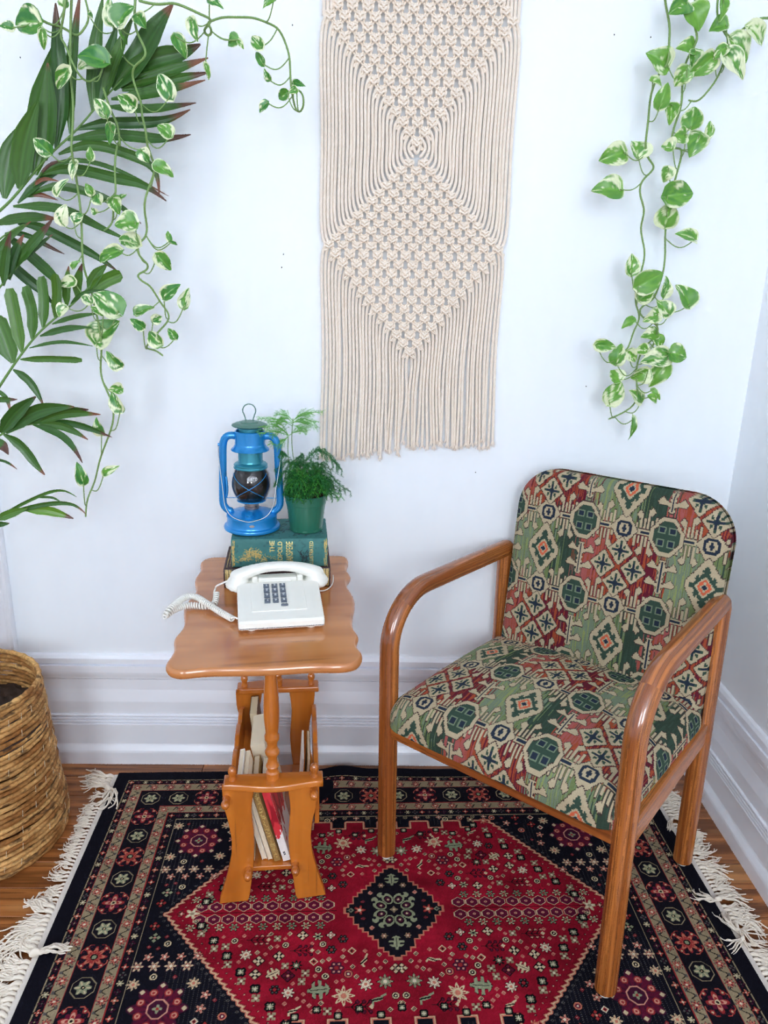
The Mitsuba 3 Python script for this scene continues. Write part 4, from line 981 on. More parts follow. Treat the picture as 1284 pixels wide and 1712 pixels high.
# fronds: the rachis and its leaflets, measured in the photograph; (points), width in px, brown tip
FR = [
 dict(Y=1.80, rachis=[(-60, 420), (0, 352), (33, 318), (80, 262), (125, 220), (160, 180), (205, 132)], leaves=[
  ([(8, 332), (18, 262), (42, 203)], 27, 0), ([(33, 316), (42, 240), (64, 168)], 29, 0), ([(58, 292), (70, 200), (99, 60)], 36, .07), ([(76, 268), (82, 190), (80, 105)], 25, .05), ([(94, 248), (102, 160), (97, 78), (93, 5)], 20, .16), ([(118, 224), (121, 120), (134, -10)], 18, .2), ([(155, 186), (158, 100), (172, -5)], 17, 0), ([(163, 178), (178, 110), (196, 40)], 17, 0), ([(172, 168), (190, 110), (224, 25)], 16, 0),
  ([(190, 150), (232, 100), (264, 46), (289, 8)], 34, .13), ([(196, 141), (250, 104), (300, 90), (335, 74)], 25, .13), ([(202, 146), (270, 124), (348, 97)], 15, .22), ([(204, 151), (270, 137), (350, 121)], 14, .20), ([(186, 166), (260, 156), (343, 134)], 14, .26), ([(178, 178), (250, 183), (328, 172)], 13, .2), ([(128, 216), (190, 206), (270, 202), (318, 183)], 14, .2), ([(113, 234), (190, 226), (270, 232), (319, 225)], 14, .22),
  ([(98, 258), (150, 243), (215, 258), (258, 284), (266, 326)], 13, .14), ([(70, 292), (120, 283), (190, 297), (240, 310), (278, 336)], 14, .16), ([(60, 300), (111, 270), (190, 282), (282, 328)], 6, .15), ([(47, 327), (90, 313), (140, 320), (200, 345), (236, 374)], 12, .10), ([(22, 345), (62, 345), (110, 352), (160, 376), (216, 402)], 12, 0), ([(30, 340), (75, 300), (118, 277)], 13, 0), ([(40, 330), (62, 325), (97, 335)], 6, .7), ([(62, 300), (85, 275), (112, 269)], 5, .8), ([(55, 312), (72, 300), (98, 303)], 5, .9)]),
 dict(Y=1.86, rachis=[(-70, 460), (-20, 415), (10, 392), (40, 375)], leaves=[
  ([(30, 374), (60, 378), (104, 397), (164, 430), (196, 453)], 13, .10), ([(10, 392), (47, 424), (92, 466), (112, 492)], 15, 0), ([(0, 410), (25, 447), (65, 482), (90, 510)], 15, .0), ([(-10, 376), (30, 366), (70, 364), (96, 366)], 14, .24), ([(8, 390), (40, 392), (78, 410), (108, 425)], 7, .35), ([(-20, 440), (0, 415), (20, 395), (52, 370)], 10, .1)]),
 dict(Y=1.77, rachis=[(-60, 560), (-20, 505), (8, 470), (35, 440)], leaves=[
  ([(6, 478), (10, 440), (18, 386)], 14, .28), ([(16, 468), (24, 430), (40, 392)], 16, .22), ([(26, 448), (52, 412), (68, 394), (88, 366)], 15, .26), ([(34, 440), (60, 415), (88, 392)], 8, .1), ([(-6, 470), (-2, 440), (4, 418)], 12, 0)]),
 dict(Y=1.76, rachis=[(-60, 735), (-20, 675), (0, 645), (36, 592), (77, 545), (125, 505), (150, 478)], leaves=[
  ([(22, 607), (10, 570), (-6, 530)], 26, 0, 1), ([(37, 589), (28, 535), (17, 482)], 19, 0, 1), ([(54, 568), (56, 522), (43, 478)], 19, 0, 1), ([(72, 548), (75, 505), (70, 462)], 17, 0, 1), ([(92, 531), (97, 495), (94, 458)], 16, 0, 1), ([(112, 513), (113, 480), (115, 445)], 14, .12, 1), ([(128, 497), (131, 470), (137, 441)], 12, .22, 1), ([(148, 485), (160, 462), (179, 442)], 15, .04, 1), ([(152, 486), (175, 470), (203, 458)], 18, 0, 1),
  ([(87, 542), (125, 530), (167, 524)], 7, 0), ([(67, 562), (110, 550), (152, 547)], 9, 0), ([(49, 582), (102, 572), (156, 579)], 5, 0), ([(34, 601), (85, 600), (137, 602)], 9, 0, 1), ([(22, 618), (49, 637), (73, 678)], 11, .12), ([(118, 508), (140, 490), (182, 486)], 5, 0)]),
 dict(Y=1.74, rachis=[(-70, 800), (-30, 752), (0, 728), (32, 712), (60, 709)], leaves=[
  ([(2, 724), (25, 692), (60, 663)], 20, .06), ([(10, 724), (62, 688), (124, 680)], 20, .05), ([(40, 710), (90, 690), (148, 685)], 18, .12), ([(66, 706), (110, 692), (168, 693)], 12, .16), ([(84, 704), (130, 710), (187, 731)], 10, .18), ([(66, 709), (108, 714), (147, 735)], 11, .14), ([(55, 710), (108, 732), (138, 774)], 10, .24), ([(6, 726), (36, 745), (60, 775), (75, 794)], 15, .14), ([(-12, 738), (4, 744), (14, 760)], 14, .5), ([(-12, 768), (10, 772), (29, 785)], 4, .3), ([(-25, 668), (5, 668), (29, 668)], 8, .25), ([(-10, 650), (10, 665), (17, 690)], 6, .3)]),
 dict(Y=1.70, rachis=[(-60, 930), (-30, 890), (0, 863), (30, 850)], leaves=[
  ([(0, 862), (55, 834), (104, 820), (128, 831)], 5, 0), ([(2, 864), (45, 850), (86, 842), (125, 845), (144, 860)], 7, .14, 0), ([(43, 853), (82, 854), (123, 867)], 14, .18, 2), ([(-6, 869), (20, 858), (46, 850)], 13, .03, 1), ([(-20, 878), (0, 876), (16, 875)], 9, .1), ([(60, 832), (88, 832), (105, 842)], 4, 0)]),
]
for fi, fr in enumerate(FR):
    Y = fr['Y']
    lab = None
    R = [at(x, y, Y) for x, y in fr['rachis']]
    base = np.array([BC[0] + .03 * math.cos(fi * 1.1), BC[1] + .03 * math.sin(fi * 1.1), .33])
    top = R[0]; midp = base * .45 + top * .55 + np.array([-.05, .02, .02])
    path = [base, base * .75 + top * .25 + np.array([-.03, 0, .06]), midp] + R
    rp = spline(path, 60)
    fk = add('frond', tube(rp, np.linspace(.0052, .0016, 60), 8), 'stem_green', palm, smooth=True)
    for li, lv in enumerate(fr['leaves']):
        pts, wpx, brn = lv[:3]; mode = lv[3] if len(lv) > 3 else 0
        n = len(pts); q = random.Random(fi * 50 + li)
        dy = q.uniform(-.05, .02)
        P = [at(x, y, Y + (dy * (i / (n - 1)) ** 1.3)) for i, (x, y) in enumerate(pts)]
        wid = wpx / 690.0 * (Y / 1.78)
        m, c = blade(P, wid * 1.08, brn, tint={0: q.uniform(.0, .28), 1: q.uniform(.30, .5), 2: .95}[mode], twist=q.uniform(-.35, .35), seed=fi * 50 + li, blunt=mode == 1 and brn == 0)
        add('leaflet', m, 'vertex_leaf', fk, smooth=True, color=c)

# ------------------------------------------------------------------ two old books lying on the table
def boxat(lo, hi, r=.0015): lo, hi = np.array(lo), np.array(hi); return rbox(*(hi - lo), r, 6, c=(lo + hi) / 2)
MK = rotz(TA, (-.190, 1.702, 0.0))                 # front edge of the stack, mid spine
def book_cover_colors(v, base, wear, seed):
    n = meshkit.fbm(v * 60, 3, seed)
    return np.array(base) * (.85 + .3 * n)[:, None]
def closed_book(name, label, M, w, d, h, z, cover, pages, rounded=.006):
    """lying book, spine towards -y"""
    k = thing(name, label, 'book', 'two old books lying on the side table')
    t = .0035
    pts = [(d, 0)] + [(0.0 + rounded * (1 - math.cos(a)) - rounded, t * 0 + h / 2 - h / 2 * math.cos(a) * 1.0) for a in np.linspace(0, PI, 1)]
    # cover: a C-shaped profile in (y, z) with a rounded spine, swept along x
    arc = [(-rounded * math.sin(a) , h / 2 - h / 2 * math.cos(a)) for a in np.linspace(0, PI, 13)]
    inner = [(t - (rounded) * math.sin(a), t + (h / 2 - t) * (1 - math.cos(a))) for a in np.linspace(0, PI, 13)]
    prof = [(d, 0)][::-1] + arc[0:0]
    prof = [(d, 0.0)] + [(d, t)] + inner + [(d, h - t), (d, h)] + arc[::-1]
    m = slab(np.array(prof), bev(w, .0012, 1), axes=[[0, 1, 0], [0, 0, 1], [1, 0, 0]])
    m.apply_translation((-w / 2, 0, z)); m = m.subdivide_to_size(.006) if False else m
    add('cover', xf(m, M), cover, k, smooth=30)
    pg = boxat((-w / 2 + .005, t * .6, z + t + .0002), (w / 2 - .005, d - .006, z + h - t - .0002), .0012)
    add('pages', xf(pg, M), pages, k, smooth=30)
    return k
z1, z2, z3 = TBZ + .0006, TBZ + .0512, TBZ + .1215
kb = closed_book('old_book', 'dark brown leather bound book with gilt spine lines, lying flat under the green book', MK, .250, .150, .050, z1, 'leather_brown', 'paper_old')
MG = MK @ rotz(0.0, (.006, .004, 0))
kg = closed_book('old_book', 'thick green cloth illustrated book with gilt lettering, lying under the lantern and potted fern', MG, .224, .150, .070, z2, 'pot_green' if False else 'book_green', 'paper_old')
def bgreen(p, n, uv):
    a = fbm(p.x * 40, p.y * 40, p.z * 40, 3); b = fbm(p.x * 160, p.y * 160, p.z * 160, 2)
    c = mix(C(42, 92, 92), C(70, 122, 116), a)
    return mix(c, C(30, 62, 66), ss(.6, .75, b) * .5)
mat('book_green', proc(bgreen), .6, .3)
def spine_pt(M, rounded, h, z, x, v, lift=.0005):
    """point of a rounded spine at x along it and height fraction v"""
    a = math.acos(1 - 2 * min(max(v, .001), .999))
    return np.array([x, -rounded * math.sin(a) - lift, z + h * v])
def wrap_spine(m, M, rounded, h, z, lift=.0004):
    """flat lettering in (x, height, thickness) laid on the spine"""
    v = np.array(m.vertices); f = np.clip((v[:, 1] - z) / h, .001, .999); a = np.arccos(1 - 2 * f)
    out = np.stack([v[:, 0], -rounded * np.sin(a) - lift - v[:, 2], v[:, 1]], 1)
    return xf(TM(out, m.faces[:, ::-1]), M)
def spine_text(txt, height, x, zb, M, rounded, h, z, bsdf, parent, bold=True, squeeze=1.0):
    """title running up the spine"""
    t = meshkit.text_mesh(txt, height, .0003, bold); v = np.array(t.vertices); L = v[:, 0].max()
    vv = np.stack([x - v[:, 1], zb + v[:, 0] * squeeze, v[:, 2]], 1)      # reads upwards
    add('lettering', wrap_spine(TM(vv, t.faces), M, rounded, h, z), bsdf, parent)
rd, hb = .006, .070
for txt, hh, x, sq in (('THE', .0110, -.012, .95), ('LEOPOLD', .0105, .006, 1.0), ('SHAKSPERE', .0150, .030, .62), ('ILLUSTRATED', .0085, .078, .92)):
    t = meshkit.text_mesh(txt, hh, .0003, True); L = t.vertices[:, 0].max() * sq
    zb = z2 + .0665 - L if txt != 'THE' else z2 + .038
    spine_text(txt, hh, x, max(zb, z2 + .002), MG, rd, hb, z2, 'gilt', kg, True, min(sq, .062 / (L / sq)))
# gilt foliage and figures stamped on the spine, dark sprig, worn spine ends
q = random.Random(3)
gm = []
for k in range(210):
    u = q.gauss(0, 1); x = -.062 + u * .019; v = .30 + .42 * (1 - min(abs(u) / 2.2, 1)) * q.random() + q.uniform(-.12, .1)
    if not .06 < v < .93: continue
    a = q.uniform(0, PI); L = q.uniform(.0018, .0050)
    p = [(x - math.cos(a) * L, z2 + hb * v - math.sin(a) * L * .8, 0), (x + q.uniform(-.001, .001), z2 + hb * v + q.uniform(-.001, .001), 0), (x + math.cos(a) * L, z2 + hb * v + math.sin(a) * L * .8, 0)]
    gm.append(wrap_spine(tube(spline(p, 5), .00055, 4, cap=0), MG, rd, hb, z2, .0002))
add('gilt_ornament', cat(gm), 'gilt', kg, kind='stuff', label='gilt stamped foliage on the spine')
gm = []
for k in range(46):
    x = .056 + q.gauss(0, .006); v = .12 + .5 * q.random(); a = q.uniform(.6, 2.4); L = q.uniform(.002, .005)
    p = [(x - math.cos(a) * L, z2 + hb * v - math.sin(a) * L, 0), (x + math.cos(a) * L, z2 + hb * v + math.sin(a) * L, 0)]
    gm.append(wrap_spine(tube(p, .0006, 4, cap=0), MG, rd, hb, z2, .0002))
add('stamped_sprig', cat(gm), 'ink_dark', kg, kind='stuff')
for s in (-1, 1):
    gm = []
    for k in range(60):
        x = s * (.108 + q.uniform(-.004, .0025)); v = q.uniform(.05, .97); L = q.uniform(.001, .004)
        gm.append(wrap_spine(tube([(x, z2 + hb * v - L, 0), (x + q.uniform(-.001, .001), z2 + hb * v + L, 0)], .0008, 4, cap=0), MG, rd, hb, z2, .0001))
    add('worn_edge', cat(gm), 'gilt', kg, kind='stuff')
for s in (-1, 1):
    for k, (dx, ww) in enumerate(((.0, .0007), (.0035, .0012), (.0065, .0005), (.010, .0012), (.013, .0005))):
        x = s * (.1205 - dx); b = trimesh.creation.box((ww * 2, .044, .0004)); b.apply_translation((x, z1 + .025, 0)); b = b.subdivide().subdivide()
        add('gilt_line', wrap_spine(b, MK, .006, .050, z1), 'gilt', kb)
    for k in range(14):
        b = trimesh.creation.box((.0035, .0009, .0004)); b.apply_translation((s * .1150, z1 + .006 + k * .0028, 0)); add('gilt_dash', wrap_spine(b, MK, .006, .050, z1), 'gilt', kb)
    fr_ = cat([boxat((s * .118 - .0006, .004, z1 + .0500), (s * .118 + .0006, .146, z1 + .0503), .0001), boxat((s * .112 - .0004, .010, z1 + .0500), (s * .112 + .0004, .140, z1 + .0503), .0001)])
    add('gilt_frame', xf(fr_, MK), 'gilt', kb)
gm = []
for k in range(90):
    x, y = q.uniform(-.09, .10), q.uniform(.02, .14); a = q.uniform(0, PI); L = q.uniform(.004, .009)
    gm.append(tube([(x, y, 0), (x + math.cos(a) * L, y + math.sin(a) * L, 0), (x + math.cos(a + .8) * L * 1.5, y + math.sin(a + .8) * L * 1.5, 0)], .0007, 4, cap=0, flat=.3))
m = cat(gm); m.apply_translation((0, 0, z2 + .0701)); add('stamped_ornament', xf(m, MG), 'ink_dark', kg, kind='stuff')

# ------------------------------------------------------------------ kerosene lantern
LC = np.array([-.2575, 1.778, z3 + .0006])
ML = frame(LC, (math.cos(.03), math.sin(.03), 0), (-math.sin(.03), math.cos(.03), 0), (0, 0, 1))
lan = thing('kerosene_lantern', 'blue enamel kerosene lantern with smoked glass globe and wire bail, standing on the green book', 'lantern')
def ladd(n, m, b, smooth=40, parent=None, **k): return add(n, xf(m, ML), b, parent or lan, smooth=smooth, **k)
tank = [(0, 0), (.060, 0), (.0665, .003), (.0672, .007), (.0660, .010), (.0610, .0125), (.0595, .016), (.0592, .030), (.0605, .033), (.0600, .036), (.0560, .039), (.0470, .0415), (.0300, .0475), (.0200, .0500), (.0, .0505)]
ladd('fuel_tank', lathe(tank, 64), 'blue_enamel')
ladd('burner', lathe([(0, .0500), (.0165, .0500), (.0175, .052), (.0175, .057), (.0158, .058), (.0158, .0605), (.0178, .0615), (.0178, .066), (.012, .068), (.0, .068)], 36), 'pewter')
gp = ladd('globe_plate', lathe([(0, .0685), (.028, .0685), (.0345, .0705), (.0345, .0725), (.030, .0745), (.016, .0750), (.0145, .084), (.0105, .092), (.0035, .0955), (0, .0955)], 40), 'blue_enamel')
gl = spline([(.0335, .0745), (.0370, .0800), (.0440, .0960), (.0462, .1120), (.0440, .1290), (.0395, .1420), (.0362, .1510)], 30)
scene['globe_glass'] = {'type': 'thindielectric', 'int_ior': 1.5, 'specular_transmittance': RGB((.13, .105, .095))}
globe = ladd('glass_globe', lathe(gl, 56), 'globe_glass', smooth=True, label='smoked glass globe')
ladd('chimney_collar', lathe([(.0355, .1500), (.0395, .1510), (.0402, .1530), (.0385, .1560), (.0395, .1590), (.0370, .1620), (.0300, .1650), (.0285, .1700), (.0285, .1980), (.026, .1980), (.026, .1500)], 48), 'teal_enamel')
ladd('hood', lathe([(.0285, .1935), (.0445, .1940), (.0450, .1955), (.0400, .2000), (.0360, .2060), (.0352, .2100), (.0352, .2380), (.0335, .2400), (.0320, .2385), (.0320, .2080), (.0285, .2020)], 56), 'blue_enamel')
ladd('inner_chimney', lathe([(0, .205), (.0255, .205), (.0255, .2440), (.0290, .2455), (.0290, .2475), (.0250, .2490), (.0, .2490)], 40), 'teal_enamel')
ladd('cap', lathe([(0, .2490), (.0240, .2492), (.0400, .2510), (.0415, .2525), (.0405, .2540), (.0330, .2575), (.0220, .2590), (.0205, .2610), (.0195, .2615), (.0, .2620)], 56), 'aged_green_metal')
lp = [(.0085, 0, .256), (.0085, 0, .266), (.0110, 0, .2735)] + [(.0150 * math.sin(a), 0, .2865 - .0150 * math.cos(a)) for a in np.linspace(.95, 2 * PI - .95, 22)] + [(-.0110, 0, .2735), (-.0085, 0, .266), (-.0085, 0, .256)]
ladd('lifting_ring', tube(lp, .00125, 8), 'aged_green_metal', smooth=True)
for s in (-1, 1):
    sp = spline([(s * .034, 0, .2270), (s * .046, 0, .2275), (s * .0570, 0, .2215), (s * .0625, 0, .2060), (s * .0645, 0, .170), (s * .0668, 0, .110), (s * .0680, 0, .075), (s * .0655, 0, .0560), (s * .0560, 0, .0455), (s * .0480, 0, .0420)], 48)
    tk = ladd('side_tube', tube(sp, .0088, 18, cap=1), 'blue_enamel', smooth=True)
    ms = []
    for dx in (-.0045, .0045):
        ms.append(tube(sp[3:-4] + np.array([dx * .8, -.0083, 0]), .0013, 6))
    ladd('tube_rib', cat(ms), 'blue_enamel', smooth=True, parent=tk)
    ladd('bail_pivot', xf(trimesh.creation.cylinder(.004, .006, sections=14), frame((s * .0715, 0, .205), (0, 0, 1), (0, 1, 0), (1, 0, 0))), 'blue_enamel', smooth=30, parent=tk)
    ladd('globe_stay', tube([(s * .030, -.001, .0765), (s * .066, 0, .0760)], .0010, 6), 'blue_enamel', smooth=True)
lift = ladd('lift_lever', tube(spline([(-.0575, -.006, .128), (-.0560, -.008, .112), (-.0560, -.008, .092), (-.059, -.006, .080)], 12), .0028, 8), 'blue_enamel', smooth=True)
bail = spline([(-.0740, 0, .205), (-.0730, -.008, .190), (-.0670, -.026, .145), (-.0595, -.045, .095), (-.0550, -.055, .072), (-.0400, -.064, .050), (-.0150, -.0685, .0405), (0, -.069, .0375), (.0150, -.0685, .0405), (.0400, -.064, .050), (.0550, -.055, .072), (.0595, -.045, .095), (.0670, -.026, .145), (.0730, -.008, .190), (.0740, 0, .205)], 70)
ladd('bail', tube(bail, .0012, 8), 'steel', smooth=True)
def gr(z): return float(np.interp(z, gl[:, 1], gl[:, 0])) + .0016
for s in (-1, 1):
    ps = []
    for t in np.linspace(0, 1, 26):
        ang = s * (1.15 - 2.0 * t); z = .141 - .056 * t
        ps.append((gr(z) * math.sin(ang), -gr(z) * math.cos(ang), z))
    ladd('guard_wire', tube(ps, .0009, 6), 'blue_enamel', smooth=True)
m = lathe([(0, 0), (.0105, 0), (.0105, .004), (.0095, .006), (.0095, .009), (.0, .0095)], 24); ladd('filler_cap', xf(m, frame((-.002, -.043, .0415), (1, 0, 0), (0, .93, .36), (0, -.36, .93))), 'blue_enamel')
m = lathe([(0, 0), (.0065, 0), (.006, .0009), (0, .0012)], 24); m.apply_scale((1.0, .5, 1)); ladd('badge', xf(m, frame((.006, -.0590, .0235), (1, 0, 0), (0, 0, 1), (0, -1, 0))), 'steel')
# maker's oval pressed into the glass
t = meshkit.text_mesh('DIETZ', .0052, .0003, True); v = np.array(t.vertices); w = v[:, 0].max(); a = (v[:, 0] - w / 2) / .047 + .18; zz = .1335 + (v[:, 1] - .0026)
rr = np.array([gr(z) for z in zz]) - .0011 + v[:, 2]
ladd('lettering', TM(np.stack([rr * np.sin(a), -rr * np.cos(a), zz], 1), t.faces), 'ink_white', smooth=False)
ov = []
for b in np.linspace(0, 2 * PI, 49):
    a = .18 + .0130 * math.cos(b) / .047; z = .1335 + .0056 * math.sin(b); ov.append(((gr(z) - .0010) * math.sin(a), -(gr(z) - .0010) * math.cos(a), z))
ladd('oval_mark', tube(ov, .00035, 5, cap=0), 'ink_white', smooth=True)

# ------------------------------------------------------------------ asparagus fern in a green pot
PC = np.array([-.1275, 1.778, z3 + .0006])
fern = thing('potted_fern', 'feathery asparagus fern in a small green plastic pot beside the lantern', 'plant')
MF = frame(PC, (1, 0, 0), (0, 1, 0), (0, 0, 1))
pot = lathe([(0, .004), (.0350, .004), (.0365, .000), (.0385, .001), (.0392, .008), (.0470, .066), (.0478, .0668), (.0484, .069), (.0505, .0880), (.0535, .0890), (.0538, .0905), (.0520, .0915), (.0485, .0905), (.0470, .0690), (.0455, .0650), (.0370, .006), (0, .006)], 56)
add('pot', xf(pot, MF), 'pot_green', fern, smooth=40)
for k in range(9):
    a = k / 9 * 2 * PI; b = rbox(.012, .004, .006, .0015, 6); add('pot_foot', xf(b, MF @ rotz(a) @ frame((0, -.0378, .0032), (1, 0, 0), (0, 1, 0), (0, 0, 1))), 'pot_green', fern, smooth=40)
rs = np.linspace(0, .0480, 22); ths = np.linspace(0, 2 * PI, 65)[:-1]; RS, TS = np.meshgrid(rs, ths, indexing='ij')
P3 = np.stack([RS * np.cos(TS), RS * np.sin(TS), np.zeros_like(RS)], -1); P3[..., 2] = .0815 + .007 * (meshkit.noise(P3 * 260 + 5, 2) - .5)
m = soildisc(P3, 22, 64, .01)
n_ = meshkit.noise(np.asarray(m.vertices) * 420, 9); sc_ = np.where((n_ > .74)[:, None], np.array(C(196, 178, 150)), np.array(C(52, 34, 28)) * (.4 + 1.2 * n_)[:, None])
add('soil', xf(m, MF), 'vertex_matte', fern, smooth=False, color=sc_, label='dark soil with pale perlite grains')
def needles(path, r, dens, lo, hi, q):
    """fine needle-like leaves set all round a twig; triangles"""
    P = np.asarray(path); V = []; F = []
    L = np.r_[0, np.cumsum(np.linalg.norm(np.diff(P, axis=0), axis=1))]
    n = max(3, int(L[-1] * dens))
    for k in range(n):
        s = (k + q.random()) / n * L[-1]; c = np.array([np.interp(s, L, P[:, i]) for i in range(3)])
        i = min(int(np.searchsorted(L, s)), len(P) - 1); t = P[i] - P[i - 1]; t /= np.linalg.norm(t) + 1e-9
        d = np.array([q.gauss(0, 1) for _ in range(3)]); d -= d @ t * t; d /= np.linalg.norm(d) + 1e-9
        d = d * .85 + t * .75 + np.array([0, 0, .1]); d /= np.linalg.norm(d); l = q.uniform(lo, hi); sd = np.cross(d, [q.gauss(0, 1), q.gauss(0, 1), q.gauss(0, 1)]); sd /= np.linalg.norm(sd) + 1e-9
        b = len(V); V += [c - sd * r, c + sd * r, c + d * l * .6 + sd * r * .8, c + d * l]; F += [[b, b + 1, b + 2], [b, b + 2, b + 3]]
    return TM(V, F)
def spray(main, nb, blen, q, dens=900, droop=.0, size=1.0):
    """twig along main with side twigs that carry needles"""
    P = spline(main, 24); ms = [tube(P, np.linspace(.0008, .0004, 24), 4, cap=0)]
    ms.append(needles(P[8:], .00055 * size, dens * .8, .004 * size, .008 * size, q))
    for k in range(nb):
        s = .22 + .76 * k / max(nb - 1, 1); i = int(s * 23); c = P[i]; t = P[min(i + 1, 23)] - P[i - 1]; t /= np.linalg.norm(t)
        side = np.cross(t, [0, -.25, 1.0]); side /= np.linalg.norm(side); sg = 1 if k % 2 else -1
        d = t * .75 + side * sg * q.uniform(.5, .95) + np.array([0, 0, q.uniform(-.22, .16)]); d /= np.linalg.norm(d)
        L = blen * (1.05 - .75 * abs(s - .35)) * q.uniform(.7, 1.15)
        tw = spline([c, c + d * L * .5 + np.array([0, 0, .002]), c + d * L + np.array([0, 0, -droop * L])], 8)
        ms.append(tube(tw, .0004, 3, cap=0)); ms.append(needles(tw, .00055 * size, dens * 1.3, .0038 * size, .0078 * size, q))
    return cat(ms)
q = random.Random(77)
def fp(px, py, Y): return at(px, py, Y)
sb = PC + np.array([.002, 0, .080])
# tall pale plumes
for pts, end, sprays in (
    ([sb + (-.004, .002, 0), fp(484, 775, 1.778), fp(482, 730, 1.778)], None, [((482, 728), (460, 722), (432, 726)), ((482, 728), (468, 708), (447, 706)), ((482, 727), (470, 742), (452, 742)), ((482, 728), (463, 714), (440, 716)), ((482, 728), (472, 720), (455, 730)), ((482, 730), (474, 736), (460, 736)), ((483, 728), (495, 722), (512, 722))]),
    ([sb + (.004, .0, 0), fp(490.5, 765, 1.775), fp(488.5, 715, 1.775), fp(490, 700, 1.775)], None, [((488, 712), (466, 702), (430, 701)), ((489, 705), (505, 692), (540, 690)), ((489, 706), (508, 704), (530, 716)), ((489, 703), (478, 694), (462, 693)), ((489, 708), (505, 700), (528, 707)), ((489, 704), (500, 697), (517, 693)), ((488, 708), (475, 705), (458, 712)), ((489, 706), (500, 706), (516, 710)), ((489, 710), (498, 714), (512, 718)), ((488, 706), (480, 700), (468, 702))])):
    P = spline(pts, 24); add('stem', tube(P, .0009, 6), 'stem_green', fern, smooth=True)
    for s in sprays:
        Yj = 1.705 if s[2][0] < 452 else 1.776 + q.uniform(-.03, .02)
        pp = [fp(*s[0], 1.776), fp(*s[1], (Yj + 1.776) / 2), fp(*s[2], Yj)]
        add('frond', spray(pp, 17, .024, q, 900, size=.62), 'fern_pale', fern, label='pale green feathery plume')
# the dense dark cushion of arching fronds
for k in range(70):
    a = k / 70 * 2 * PI + q.uniform(-.2, .2); R = q.uniform(.035, .088); hgt = q.uniform(.020, .060) if k % 3 else q.uniform(.055, .088)
    b = sb + np.array([math.cos(a) * .014, math.sin(a) * .014, -.001])
    if math.sin(a) > .3: R = min(R, .060)
    if math.cos(a) < -.3 and math.sin(a) > -.75: R = min(R, .050)
    ap = sb + np.array([math.cos(a) * R * .50, math.sin(a) * R * .50, hgt]); e = sb + np.array([math.cos(a) * R, math.sin(a) * R, hgt * q.uniform(.25, .8)])
    st_ = spline([b, b * .4 + ap * .6 + np.array([0, 0, .006]), ap], 10); add('stem', tube(st_, .0007, 5, cap=0), 'stem_green', fern)
    add('frond', spray([ap - (ap - b) * .35, ap, e], 9, .026, q, 900, droop=.3), 'fern_dark' if k % 4 else 'fern_green', fern)
for pts in ([(515, 790), (530, 752), (550, 764), (572, 786)], [(520, 800), (545, 790), (565, 808), (586, 822)], [(520, 770), (535, 754), (556, 768), (566, 785)], [(508, 780), (518, 762), (532, 753), (540, 757)], [(515, 800), (535, 800), (548, 812), (550, 824)], [(500, 780), (485, 772), (470, 778), (462, 785)], [(500, 795), (480, 788), (468, 798), (460, 812)], [(486, 765), (478, 762), (472, 758)], [(490, 770), (500, 766), (505, 761)]):
    Yj = 1.755 + q.uniform(-.03, .02); pp = [fp(x, y, Yj) for x, y in pts]
    add('frond', spray(pp, 12, .020, q, 800, droop=.6), 'fern_dark', fern)

# ------------------------------------------------------------------ push button telephone
PY = math.radians(9.5)
P0 = np.array([-.1560, 1.466, TBZ + .0008])       # middle of the front edge
MP = rotz(PY, P0)
tel = thing('telephone', 'white push-button desk telephone with coiled cord on the side table', 'telephone')
BW, BD = .180, .190
prof = [(.004, .006), (.0, .011), (.0, .022), (.004, .027), (.026, .0320), (.124, .0580), (.129, .0590), (.134, .0575), (.136, .012), (.133, .006)]
m = slab(np.array(prof), [(.005, 0), (.0017, .0015), (0, .006), (0, BW - .006), (.0017, BW - .0015), (.005, BW)], axes=[[0, 1, 0], [0, 0, 1], [1, 0, 0]]); m.apply_translation((-BW / 2, 0, 0))
rb = rbox(.142, .064, .050, .005, 10, c=(0, .156, .0315))
add('body', xf(cat([m, rb]), MP), 'white_plastic', tel, smooth=28)
seam = slab(np.array([(-.0006, .0105), (-.0006, .0115), (.138, .0115), (.138, .0105)]), [(0, 0), (0, BW - .006)], axes=[[0, 1, 0], [0, 0, 1], [1, 0, 0]]); seam.apply_translation((-BW / 2 + .003, 0, 0)); add('seam', xf(seam, MP), 'grey_plastic', tel)
for sx in (-1, 1):
    for sy in (.02, .165):
        g = trimesh.creation.cylinder(.009, .0065, sections=20); g.apply_translation((sx * .062, sy, .0033)); add('foot', xf(g, MP), 'white_plastic', tel, smooth=30)
sl = math.atan2(.0580 - .0320, .124 - .026)
MS = MP @ frame((0, .026, .0320), (1, 0, 0), (0, math.cos(sl), math.sin(sl)), (0, -math.sin(sl), math.cos(sl)))   # the sloping face
fpl = slab(np.array([(-.060, .006), (.056, .006), (.054, .100), (-.060, .100)]), [(.0006, -.001), (0, 0), (0, .0010), (.0008, .0016)])
face = add('faceplate', xf(fpl, MS), 'white_plastic', tel, smooth=30)
glyph = [['1', '2', '3'], ['4', '5', '6'], ['7', '8', '9'], ['*', '0', '#']]
